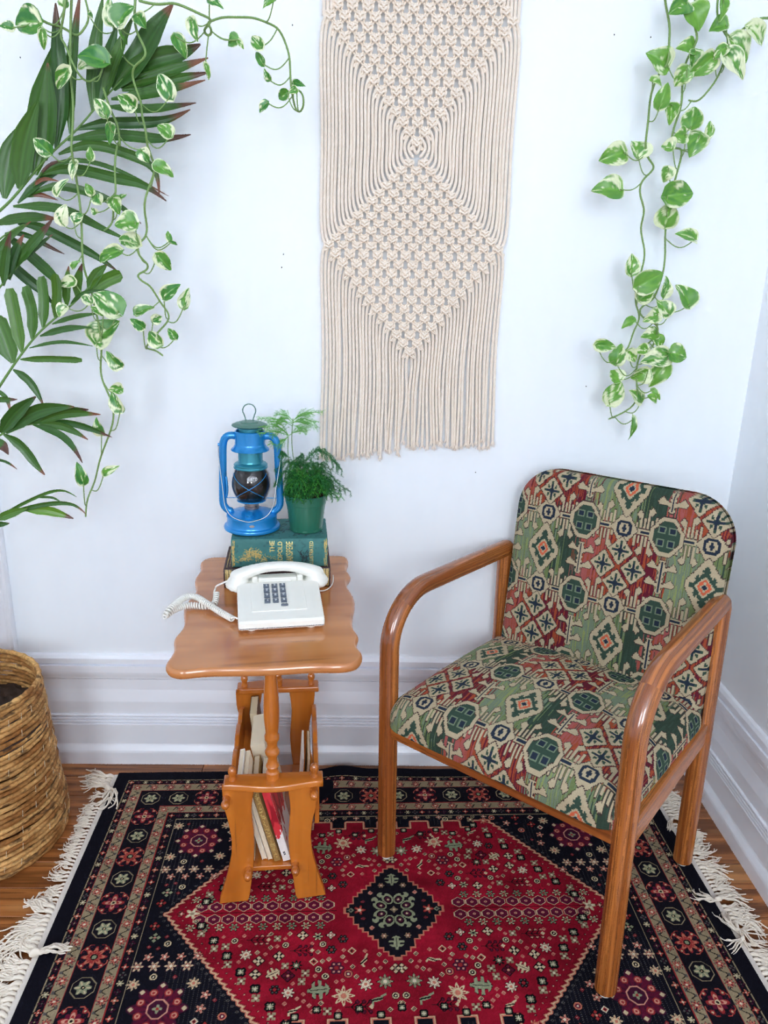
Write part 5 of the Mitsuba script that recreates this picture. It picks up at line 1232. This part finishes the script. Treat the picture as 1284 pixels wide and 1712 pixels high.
for r in range(4):
    for c in range(3):
        kx, ky = -.0265 + c * .0175, .0880 - r * .0172
        kb_ = slab(np.array([(-.0063, -.0058), (.0063, -.0058), (.0063, .0058), (-.0063, .0058)]), [(0, 0), (0, .0030), (.0006, .0042), (.0014, .0046)]); kb_.apply_translation((kx, ky, .0014))
        kk = add('key', xf(kb_, MS), 'grey_plastic', tel, smooth=30)
        t = meshkit.text_mesh(glyph[r][c], .0050, .0002, True); w = t.vertices[:, 0].max(); h0 = t.vertices[:, 1].min(); t.apply_translation((kx - w / 2, ky - .0022 if glyph[r][c] != '*' else ky - .004, .0060)); add('digit', xf(t, MS), 'ink_white', kk)
        if r < 3 and (r, c) != (0, 0):
            t = meshkit.text_mesh(['', 'ABC', 'DEF', 'GHI', 'JKL', 'MNO', 'PRS', 'TUV', 'WXY'][r * 3 + c], .0018, .0002, True); w = t.vertices[:, 0].max(); t.apply_translation((kx - w / 2, ky + .0031, .0060)); add('letters', xf(t, MS), 'ink_white', kk)
kb_ = rbox(.0150, .0060, .0040, .0015, 8, c=(.0090, .0215, .0030)); add('redial_key', xf(kb_, MS), 'grey_plastic', tel, smooth=40)
# cradle and its hook bar
cr = rbox(.086, .020, .014, .003, 8, c=(0, .146, .0590)); cra = add('cradle', xf(cr, MP), 'white_plastic', tel, smooth=40)
add('hook_bar', xf(rbox(.060, .006, .006, .002, 8, c=(0, .1350, .0600)), MP), 'white_plastic', cra, smooth=40)
for s in (-1, 1):
    add('prong', xf(rbox(.014, .040, .018, .004, 8, c=(s * .050, .158, .0600)), MP), 'white_plastic', cra, smooth=40)
# handset lying across it
parts = []
sph = lambda x, y, z, r: m3.Manifold.sphere(r, 20).scale([1.0, 1.0, .86]).translate([x, y, z])
xs_ = np.linspace(-.086, .086, 13); zc = lambda x: .0885 - .020 * (abs(x) / .086) ** 2.4
for a, b in zip(xs_[:-1], xs_[1:]):
    ra, rb = (.0128 + .0062 * (abs(t) / .086) ** 2.5 for t in (a, b))
    parts.append(m3.Manifold.batch_hull([sph(a, .148, zc(a), ra), sph(b, .148, zc(b), rb)]))
for s in (-1, 1):
    d1 = m3.Manifold.cylinder(.010, .0245, .0262, 36).rotate([0, -s * 14, 0]).translate([s * .0900, .148, .0400]); d2 = m3.Manifold.sphere(.0205, 24).translate([s * .0840, .148, .0620])
    parts.append(m3.Manifold.batch_hull([d1, d2]))
hs = man(m3.Manifold.batch_boolean(parts, m3.OpType.Add).refine_to_length(.006)); hs.merge_vertices()
trimesh.smoothing.filter_taubin(hs, lamb=.5, nu=.52, iterations=14)
hand = add('handset', xf(hs, MP), 'white_plastic', tel, smooth=True)
for s in (-1, 1):
    rg = lathe([(.0245, -.0005), (.0266, -.0005), (.0270, .0010), (.0266, .0024), (.0245, .0024)], 40); add('cap_ring', xf(rg, MP @ frame((s * .0890, .148, .0460), (math.cos(.24), 0, s * math.sin(.24)), (0, 1, 0), (-s * math.sin(.24), 0, math.cos(.24)))), 'white_plastic', hand, smooth=40)
# coiled cord
def helix(guide, R, pitch, r, seg=12):
    P = spline(guide, 200); L = np.r_[0, np.cumsum(np.linalg.norm(np.diff(P, axis=0), axis=1))]; n = int(L[-1] / pitch * seg)
    s = np.linspace(0, L[-1], n); Q = np.stack([np.interp(s, L, P[:, i]) for i in range(3)], 1); t = np.gradient(Q, axis=0); t /= np.linalg.norm(t, axis=1, keepdims=True)
    a = np.cross(t, [0, 0, 1.0]); a /= np.linalg.norm(a, axis=1, keepdims=True) + 1e-9; b = np.cross(t, a); th = np.arange(n) / seg * 2 * PI
    H_ = Q + R * (np.cos(th)[:, None] * a + np.sin(th)[:, None] * b)
    return H_
hl = (MP @ np.array([-.108, .148, .060, 1]))[:3]
zt_ = TBZ + .0088
g = [on(362, 990, zt_ + .016), on(361, 1002, zt_ + .006), on(356, 1011, zt_), on(340, 1013.5, zt_), on(318, 1012, zt_ + .001), on(297, 1017, zt_ + .002), on(283, 1025, zt_ + .001), on(276, 1030, zt_ - .001), on(280, 1023, zt_ + .008), on(296, 1008, zt_ + .014), on(310, 999, zt_ + .014), on(323, 997, zt_ + .012), on(340, 1005, zt_ + .010), on(360, 1018, zt_ + .004), on(378, 1029, zt_), on(389, 1035, zt_)]
Hx = helix(g, .0056, .0058, .0016)
endp = (MP @ np.array([-.090, .050, .012, 1]))[:3]
lead1 = spline([hl, hl + np.array([-.020, -.006, -.008]), on(360, 984, zt_ + .022), Hx[0]], 20); lead2 = spline([Hx[-1], (Hx[-1] + endp) / 2 + np.array([0, 0, .003]), endp], 10)
add('coiled_cord', tube(np.vstack([lead1[:-1], Hx, lead2[1:]]), .0021, 7, cap=1), 'white_plastic', tel, smooth=True)
lc = spline([(MP @ np.array([.088, .190, .010, 1]))[:3], on(538, 988, TBZ + .003), on(549, 984, TBZ + .003), on(556, 975, TBZ + .003), on(557, 962, TBZ + .003)], 24)
add('line_cord', tube(lc, .0016, 6), 'white_plastic', tel, smooth=True)

# ------------------------------------------------------------------ books leaning in the rack
def rack_book(label, x, y, w, h, d, lean, cover, pages='paper', extra=None, group='books in the magazine rack', spine=True, yaw=0.0, z=None):
    """upright book, spine towards -y, leaning by `lean` radians to the left about its lower left edge"""
    k = thing('book', label, 'book', group)
    M = MT @ frame((x, y, (SHELF_Z if z is None else z) + .0006 + (0 if lean >= 0 else 0)), (math.cos(lean), 0, math.sin(lean)), (0, 1, 0), (-math.sin(lean), 0, math.cos(lean))) @ rotz(yaw)
    t = .0011
    if spine:
        c = cat([boxat((0, 0, 0), (t, d, h), .0004), boxat((w - t, 0, 0), (w, d, h), .0004), boxat((0, -.0008, 0), (w, t, h), .0005)])
        add('cover', xf(c, M), cover, k, smooth=30)
        add('pages', xf(boxat((t, t, .0015), (w - t, d - .002, h - .0015), .0004), M), pages, k)
    else:
        c = cat([boxat((0, 0, 0), (t, d, h), .0004), boxat((w - t, 0, 0), (w, d, h), .0004), boxat((0, d - t, 0), (w, d + .0008, h), .0005)])
        add('cover', xf(c, M), cover, k, smooth=30)
        add('pages', xf(boxat((t, .001, .0015), (w - t, d - t, h - .0015), .0004), M), pages, k)
    return k, M
def splash(p, n, uv):
    a = fbm(uv.x * 60, uv.y * 26, 3, 4); e = uv.y * 7.2 + (a - .5) * 1.1
    c = mix(C(236, 232, 228), C(206, 54, 62), ss(.52, .56, e))
    b = fbm(uv.x * 45 + 8, uv.y * 14, 9, 3)
    return mix(c, C(150, 26, 38), ss(.56, .6, b) * ss(.5, .6, e))
mat('splash_cover', proc(splash), .4, .4)
FRONT = YF + .022
k, M = rack_book('paperback with a red and white splashed cover, leaning rightmost in the front of the rack', .0235, FRONT, .017, .198, .125, .235, 'paper_white')
t = .0006
for nm, lo, hi in (('spine_print', (0, -.0014, 0), (.017, -.0008, .198)), ('cover_print', (.0170, .0, 0), (.0176, .125, .198))):
    b = boxat(lo, hi, .0002); uv = np.stack([b.vertices[:, 0] + b.vertices[:, 1], b.vertices[:, 2]], 1); add(nm, xf(b, M), 'splash_cover', k, uv=uv)
for sz, zz, bs in ((.0022, .020, 'ink_dark'),): add('emblem', xf(boxat((.0060, -.0017, .017), (.0100, -.0014, .026), .0002), M), bs, k); add('emblem', xf(boxat((.0074, -.0019, .019), (.0086, -.0017, .024), .0001), M), 'ink_white', k)
k, M = rack_book('tan hardback with worn gilt spine, leaning against the splashed paperback', .0035, FRONT, .0145, .200, .130, .245, 'book_tan')
q = random.Random(12)
gm = [boxat((.002 + q.uniform(0, .009), -.0012, z), (.003 + q.uniform(.001, .010), -.0008, z + q.uniform(.0012, .004)), .0001) for z in np.linspace(.010, .19, 46)]
add('gilt_ornament', cat([xf(g_, M) for g_ in gm]), 'gilt', k, kind='stuff')
rack_book('thin cream paperback leaning left of the tan hardback', -.0105, FRONT + .004, .0100, .225, .110, .235, 'paper', spine=False)
rack_book('cream paperback with a torn edge, second from the left board of the rack', -.0245, FRONT + .006, .0110, .228, .110, .228, 'paper_white', spine=False)
rack_book('small pale green edged paperback, nearest the left board of the rack', -.0500, FRONT + .004, .0085, .190, .105, .16, 'paper_old', spine=False)
rack_book('large cream paged book standing behind the front post of the rack', -.010, FRONT + .135, .034, .222, .130, .20, 'paper', 'paper', spine=False)
k, M = rack_book('brown covered open book standing at the back left of the rack', -.042, FRONT + .268, .020, .222, .085, .10, 'book_brown', 'paper_old', spine=False)
rack_book('thin tan paperback standing against the right board of the rack', .071, FRONT + .12, .0075, .186, .120, -.05, 'book_tan', 'paper', spine=False)
rack_book('thin white magazine leaning right of the rack, beside the tan paperback', .0570, FRONT + .13, .0050, .180, .120, -.06, 'paper_white', 'paper_white', spine=False)

# ------------------------------------------------------------------ two variegated pothos plants trailing from above
LEAF_G, LEAF_L, LEAF_C = np.array(C(44, 110, 46)), np.array(C(112, 164, 56)), np.array(C(226, 231, 194))
def pothos_leaf(base, tip, wid, cream, seed, yellow=.4, fold=.5):
    """heart-shaped leaf from base to tip, folded along its midrib, with cream marbling"""
    q = random.Random(seed); n, k = 15, 15
    base, tip = np.array(base), np.array(tip); ax = tip - base; L = np.linalg.norm(ax); t = ax / L
    out = np.array([0, -1.0, .25]) + np.array([q.uniform(-.5, .5), 0, q.uniform(-.25, .35)]); w = np.cross(t, out); w /= np.linalg.norm(w); nn = np.cross(w, t)
    if nn[1] > 0: nn = -nn
    s = np.linspace(0, 1, n)[:, None]; u = np.linspace(-1, 1, k)[None, :]
    half = wid / 2 * np.sin(PI * np.clip(s, 0, 1) ** .60) ** .72 * (1 - .10 * s)
    half = np.maximum(half, wid * .004)
    back = -.16 * L * np.abs(u) ** 1.2 * np.clip(1 - s * 2.4, 0, 1) * np.abs(u)       # the lobes beside the stalk
    X = u * half; Yl = s * L + back
    fz = np.abs(u) * half * fold - .09 * L * (2 * s - 1) ** 2 - .16 * L * s ** 2 + .030 * L * np.sin(s * 9 + np.sign(u) * 1.2 + seed) * np.abs(u)
    V = base + Yl[..., None] * t + X[..., None] * w + fz[..., None] * nn
    p = np.stack([s * 3.6 - np.abs(u) * 2.2 + 0 * u, np.broadcast_to(u * 1.7 + np.sign(u) * 3, (n, k)), np.full((n, k), seed * 3.7)], -1)
    a = meshkit.fbm(p, 3, 4); b = meshkit.noise(p * 5 + 9, 2)
    edge = np.abs(u) ** 3 * .22 + 0 * s
    g = (a + edge + .10 * (b - .5) + (cream - .5) * .62); m = np.clip((g - .52) / .05, 0, 1)[..., None]
    gl = np.clip(yellow + .7 * (meshkit.noise(p * 2 + 30, 7) - .5), 0, 1)[..., None]
    col = (LEAF_G * (1 - gl) + LEAF_L * gl) * (1 - m) + m * (LEAF_C * (.86 + .2 * b[..., None]) * (1 - .25 * gl) + LEAF_L * .22 * gl)
    rib = np.clip(1 - np.abs(u) * 9, 0, 1)[..., None] * .35 * np.ones((n, 1, 1)); col = col * (1 - rib) + LEAF_L * 1.15 * rib
    return sheet(V, n, k, np.broadcast_to(nn, (n * k, 3))), np.vstack([col.reshape(-1, 3)] * 2)
def crop(ox, oy, s): return lambda p: (ox + p[0] / s, oy + p[1] / s)
def pothos(label, vines, leaves, Y0, yellow, seed, cream_bias=0.0):
    k = thing('pothos', label, 'plant')
    q = random.Random(seed); paths = []; vk = []
    for vi, v in enumerate(vines):
        Yv = Y0 + q.uniform(-.03, .03); n = len(v)
        P = [at(x, y, Yv + .012 * math.sin(i * 1.3 + vi)) for i, (x, y) in enumerate(v)]
        S = spline(P, max(30, n * 8)); paths.append(S)
        vk.append(add('vine', tube(S, np.linspace(.0026, .0019, len(S)) if vi < 9 else .0016, 7), 'vine_green', k, smooth=True))
    for li, (b, t, w, cr) in enumerate(leaves):
        # nearest vine in the picture plane, a little above the leaf's stalk end
        bb = at(b[0], b[1], Y0); best = None
        for vi, S in enumerate(paths):
            d = np.linalg.norm((S - bb)[:, [0, 2]], axis=1) + np.where(S[:, 2] > bb[2] + .03, .03, 0)
            d = np.abs(d - .045) + d * .3
            i = int(np.argmin(d))
            if best is None or d[i] < best[0]: best = (d[i], vi, i)
        _, vi, i = best; A = paths[vi][i]
        Yl = A[1] - q.uniform(.012, .045)
        B = at(b[0], b[1], Yl); Tp = at(t[0], t[1], Yl + q.uniform(-.012, .014))
        wm = 1.22 * w / 690.0 * Yl / 1.78
        m, c = pothos_leaf(B, Tp, wm, cr + cream_bias, seed * 100 + li, yellow + q.uniform(-.2, .2), q.uniform(.25, .6))
        lk = add('leaf', m, 'vertex_leaf', vk[vi], smooth=True, color=c)
        mid = A * .5 + B * .5 + np.array([0, -.006, -.30 * np.linalg.norm(A - B) * (1 if B[2] > A[2] - .02 else .4)])
        add('stalk', tube(spline([A, mid, B + (Tp - B) * .03], 12), .0012, 6), 'vine_green', vk[vi], smooth=True)
    return k
def conv(c, lst): return [(c(b), c(t), w / s_of[c], cr) for b, t, w, cr in lst]
s_of = {}
def mk(ox, oy, s): f = crop(ox, oy, s); s_of[f] = s; return f
R1, R2 = mk(960, 0, 3.963), mk(960, 380, 3.963)
vinesR = [
 [R1(p) for p in [(600, -60), (605, 20), (630, 165), (628, 300), (615, 420), (570, 480), (530, 560), (505, 650), (490, 800), (476, 920), (487, 1040), (525, 1110), (455, 1195), (440, 1300), (462, 1400), (443, 1510)]] + [R2(p) for p in [(465, 155), (450, 270), (420, 390), (408, 500), (430, 600), (395, 690), (350, 805), (300, 850), (275, 900)]],
 [R1(p) for p in [(800, -60), (800, 60), (800, 180), (812, 260), (760, 370), (720, 500), (710, 680), (670, 820), (645, 930), (660, 978), (705, 990), (708, 1040), (685, 1130), (650, 1270), (620, 1420), (603, 1560)]] + [R2(p) for p in [(603, 140), (590, 290), (550, 420), (510, 485), (440, 540), (455, 595), (545, 650), (545, 710), (480, 780), (432, 860), (415, 930), (415, 1050), (408, 1150), (345, 1215), (230, 1270)]],
 [R1(p) for p in [(1340, 130), (1240, 122), (1150, 170), (1075, 230), (1030, 290), (1000, 380), (950, 510), (880, 610), (815, 668), (760, 665)]],
 [R1(p) for p in [(960, -60), (950, 105), (985, 200), (1030, 270)]],
]
leavesR = conv(R1, [((750, 10), (640, 75), 115, .35), ((775, 40), (845, 190), 135, .25), ((992, -10), (985, 140), 62, .3), ((1012, 165), (893, 188), 98, .25), ((622, 435), (498, 340), 125, .42), ((795, 320), (695, 300), 90, .4), ((1160, 175), (1275, 292), 100, .75), ((1045, 255), (1172, 402), 112, .68), ((1008, 345), (1146, 503), 112, .7), ((1010, 305), (925, 385), 60, .5), ((805, 335), (790, 440), 75, .5), ((930, 370), (768, 508), 100, .5),
 ((752, 450), (668, 578), 92, .55), ((518, 530), (602, 562), 55, .5), ((565, 712), (624, 540), 75, .4), ((645, 690), (640, 818), 72, .45), ((775, 842), (796, 690), 108, .6), ((890, 902), (912, 788), 48, .6), ((742, 888), (660, 922), 82, .45), ((655, 980), (577, 955), 85, .62), ((838, 885), (775, 1030), 108, .3), ((335, 1005), (173, 1056), 118, .5), ((425, 1042), (398, 918), 140, .62), ((308, 1255), (128, 1240), 130, .48), ((625, 1110), (600, 1212), 78, .7),
 ((612, 1300), (808, 1270), 132, .4), ((600, 1495), (642, 1333), 122, .6), ((808, 1582), (690, 1534), 82, .55)]) + conv(R2, [
 ((380, 308), (398, 168), 86, .6), ((420, 392), (606, 300), 125, .35), ((602, 455), (632, 320), 76, .6), ((770, 517), (698, 366), 118, .6), ((432, 482), (526, 402), 92, .55), ((632, 575), (558, 480), 96, .6), ((556, 572), (468, 622), 82, .55), ((396, 604), (317, 660), 50, .3), ((552, 700), (448, 716), 76, .5), ((550, 722), (580, 797), 62, .45), ((145, 782), (282, 790), 72, .5), ((276, 902), (312, 770), 92, .5), ((355, 822), (410, 892), 72, .55), ((490, 802), (398, 826), 66, .7),
 ((626, 850), (452, 882), 118, .6), ((640, 832), (756, 852), 112, .5), ((602, 900), (503, 1062), 112, .5), ((492, 950), (378, 1012), 106, .5), ((305, 1012), (246, 940), 92, .5), ((230, 1162), (322, 1014), 112, .55), ((446, 1156), (383, 1074), 86, .55), ((520, 1073), (579, 1146), 36, .4), ((500, 1120), (562, 1166), 46, .4), ((395, 1262), (383, 1416), 42, .45)])
pothos('variegated pothos trailing down the wall at right above the armchair, cream and green leaves', vinesR, leavesR, WALL_Y - .075, .55, 3, -.15)
L1, L2, L3, L4, L5, L6, L7, L8 = mk(0, 0, 6.758), mk(170, 0, 6.758), mk(0, 230, 6.758), mk(170, 230, 6.758), mk(340, 0, 6.42), mk(0, 440, 6.758), mk(140, 420, 6.34), mk(0, 640, 5.583)
vinesL = [
 [(120, -15)] + [L1(p) for p in [(800, 880), (825, 1150), (812, 1560)]] + [L3(p) for p in [(808, 130), (840, 330), (885, 620), (910, 830), (925, 1100), (940, 1420)]] + [L6(p) for p in [(985, 170), (1030, 300), (1060, 440), (1100, 620), (1145, 900), (1140, 1100), (1150, 1290), (1230, 1490)]] + [L8(p) for p in [(1060, 280), (1020, 480), (930, 730), (880, 930), (820, 1080), (800, 1245)]],
 [L2(p) for p in [(385, -90), (375, 240), (430, 430), (492, 620), (375, 752), (358, 900), (440, 1150), (458, 1300), (500, 1500), (518, 1640)]] + [L4(p) for p in [(590, 300), (590, 400), (520, 600), (485, 750), (495, 900), (510, 1040), (470, 1150), (402, 1222), (440, 1350), (518, 1440), (500, 1498), (412, 1555), (470, 1630)]] + [L7(p) for p in [(700, 370), (820, 550), (902, 700), (795, 850), (720, 940), (668, 1022), (750, 1050), (835, 1105)]],
 [L2(p) for p in [(20, 1000), (120, 1290), (180, 1430), (205, 1640)]] + [L4(p) for p in [(190, 60), (168, 140), (150, 400), (155, 640), (130, 760), (132, 900), (98, 992), (30, 1048)]],
 [L2(p) for p in [(430, 10), (600, 45), (700, 45), (820, 40), (1000, 105), (1150, 175), (1228, 235), (1180, 310), (1168, 370), (1200, 398), (1238, 345), (1205, 270)]] + [L5(p) for p in [(80, 228), (200, 190), (370, 185), (550, 196), (700, 250), (800, 312), (880, 460), (920, 600), (932, 750), (940, 900), (960, 1040), (1000, 1180), (1040, 1195), (1075, 1110), (1060, 1010), (1000, 962)]],
 [L1(p) for p in [(740, -60), (722, 140), (700, 270), (690, 420), (720, 480), (790, 640), (900, 850), (1000, 920), (1080, 880)]],
 [L1(p) for p in [(440, 205), (560, 270), (700, 310), (830, 385), (905, 378), (965, 300), (1000, 180), (955, -40)]],
 [L2(p) for p in [(130, 250), (160, 430), (210, 570), (300, 700), (372, 752)]],
]
leavesL = conv(L1, [((430, 240), (132, 250), 225, .42), ((150, 312), (-10, 275), 90, .45), ((470, 330), (498, 572), 72, .5), ((735, 75), (735, -60), 100, .5), ((1000, 165), (1062, 200), 70, .5), ((1190, 690), (850, 580), 190, .2), ((1185, 640), (825, 730), 180, .62), ((760, 775), (622, 1012), 112, .45), ((1200, 1302), (1062, 1088), 122, .55), ((1250, 1400), (1238, 1622), 82, .3)]) + conv(L2, [
 ((125, 270), (55, -20), 140, .5), ((180, 275), (335, 30), 205, .45), ((398, 160), (492, 312), 112, .4), ((212, 322), (290, 490), 62, .3), ((780, 1090), (618, 798), 148, .52), ((832, 400), (968, 655), 112, .4), ((1000, 205), (1062, 452), 106, .5), ((1170, 722), (1230, 912), 52, .45), ((372, 1200), (178, 1078), 142, .6), ((782, 1530), (628, 1398), 132, .5)]) + conv(L3, [
 ((560, 170), (360, 0), 130, .5), ((1030, 250), (1008, 95), 72, .4), ((850, 268), (798, 470), 82, .62), ((630, 640), (742, 450), 82, .6), ((690, 972), (722, 750), 132, .72), ((830, 942), (932, 850), 102, .65), ((1045, 640), (958, 518), 82, .4), ((1132, 740), (1090, 625), 112, .5), ((1090, 852), (1025, 800), 62, .5)]) + conv(L4, [
 ((130, 680), (192, 862), 122, .42), ((200, 690), (260, 643), 46, .3), ((385, 950), (133, 962), 190, .42), ((410, 1200), (165, 1118), 150, .55), ((192, 1268), (-72, 1392), 130, .45), ((450, 138), (522, 282), 122, .55), ((600, 310), (826, 416), 130, .42), ((622, 1328), (792, 1502), 132, .42), ((770, 1172), (738, 1045), 56, .3), ((780, 1184), (872, 1210), 34, .3)]) + conv(L7, [
 ((845, 487), (1012, 338), 120, .5), ((1060, 592), (1086, 373), 120, .5), ((550, 656), (732, 574), 100, .45), ((632, 812), (488, 718), 92, .5), ((730, 737), (836, 690), 92, .5), ((812, 982), (662, 850), 132, .48), ((976, 922), (883, 810), 76, .45), ((372, 642), (92, 418), 225, .45), ((130, 962), (338, 722), 240, .38), ((386, 1227), (223, 1073), 122, .45), ((402, 1452), (268, 1466), 102, .5), ((390, 1692), (273, 1488), 126, .5)]) + conv(L6, [
 ((842, 200), (662, 242), 112, .7), ((742, 488), (648, 602), 120, .6), ((815, 52), (892, -36), 62, .3), ((1030, 442), (898, 348), 92, .66), ((1172, 562), (1018, 478), 92, .5)]) + conv(L8, [
 ((780, 942), (718, 752), 96, .42), ((965, 852), (1102, 770), 72, .45), ((950, 482), (878, 333), 106, .48)]) + conv(L5, [
 ((60, 0), (217, 62), 82, .42), ((760, -6), (628, 66), 72, .2), ((372, 422), (248, 470), 122, .3), ((376, 426), (432, 522), 46, .4), ((620, 512), (503, 368), 96, .5), ((640, 687), (553, 538), 62, .35), ((710, 862), (648, 743), 56, .45), ((902, 992), (793, 1062), 86, .4), ((682, 1096), (588, 1202), 76, .35), ((1002, 952), (918, 992), 62, .5), ((960, 882), (1082, 912), 52, .3)])
pothos('variegated pothos with long vines hanging over the palm at upper left', vinesL, leavesL, WALL_Y - .20, .30, 4, -.10)
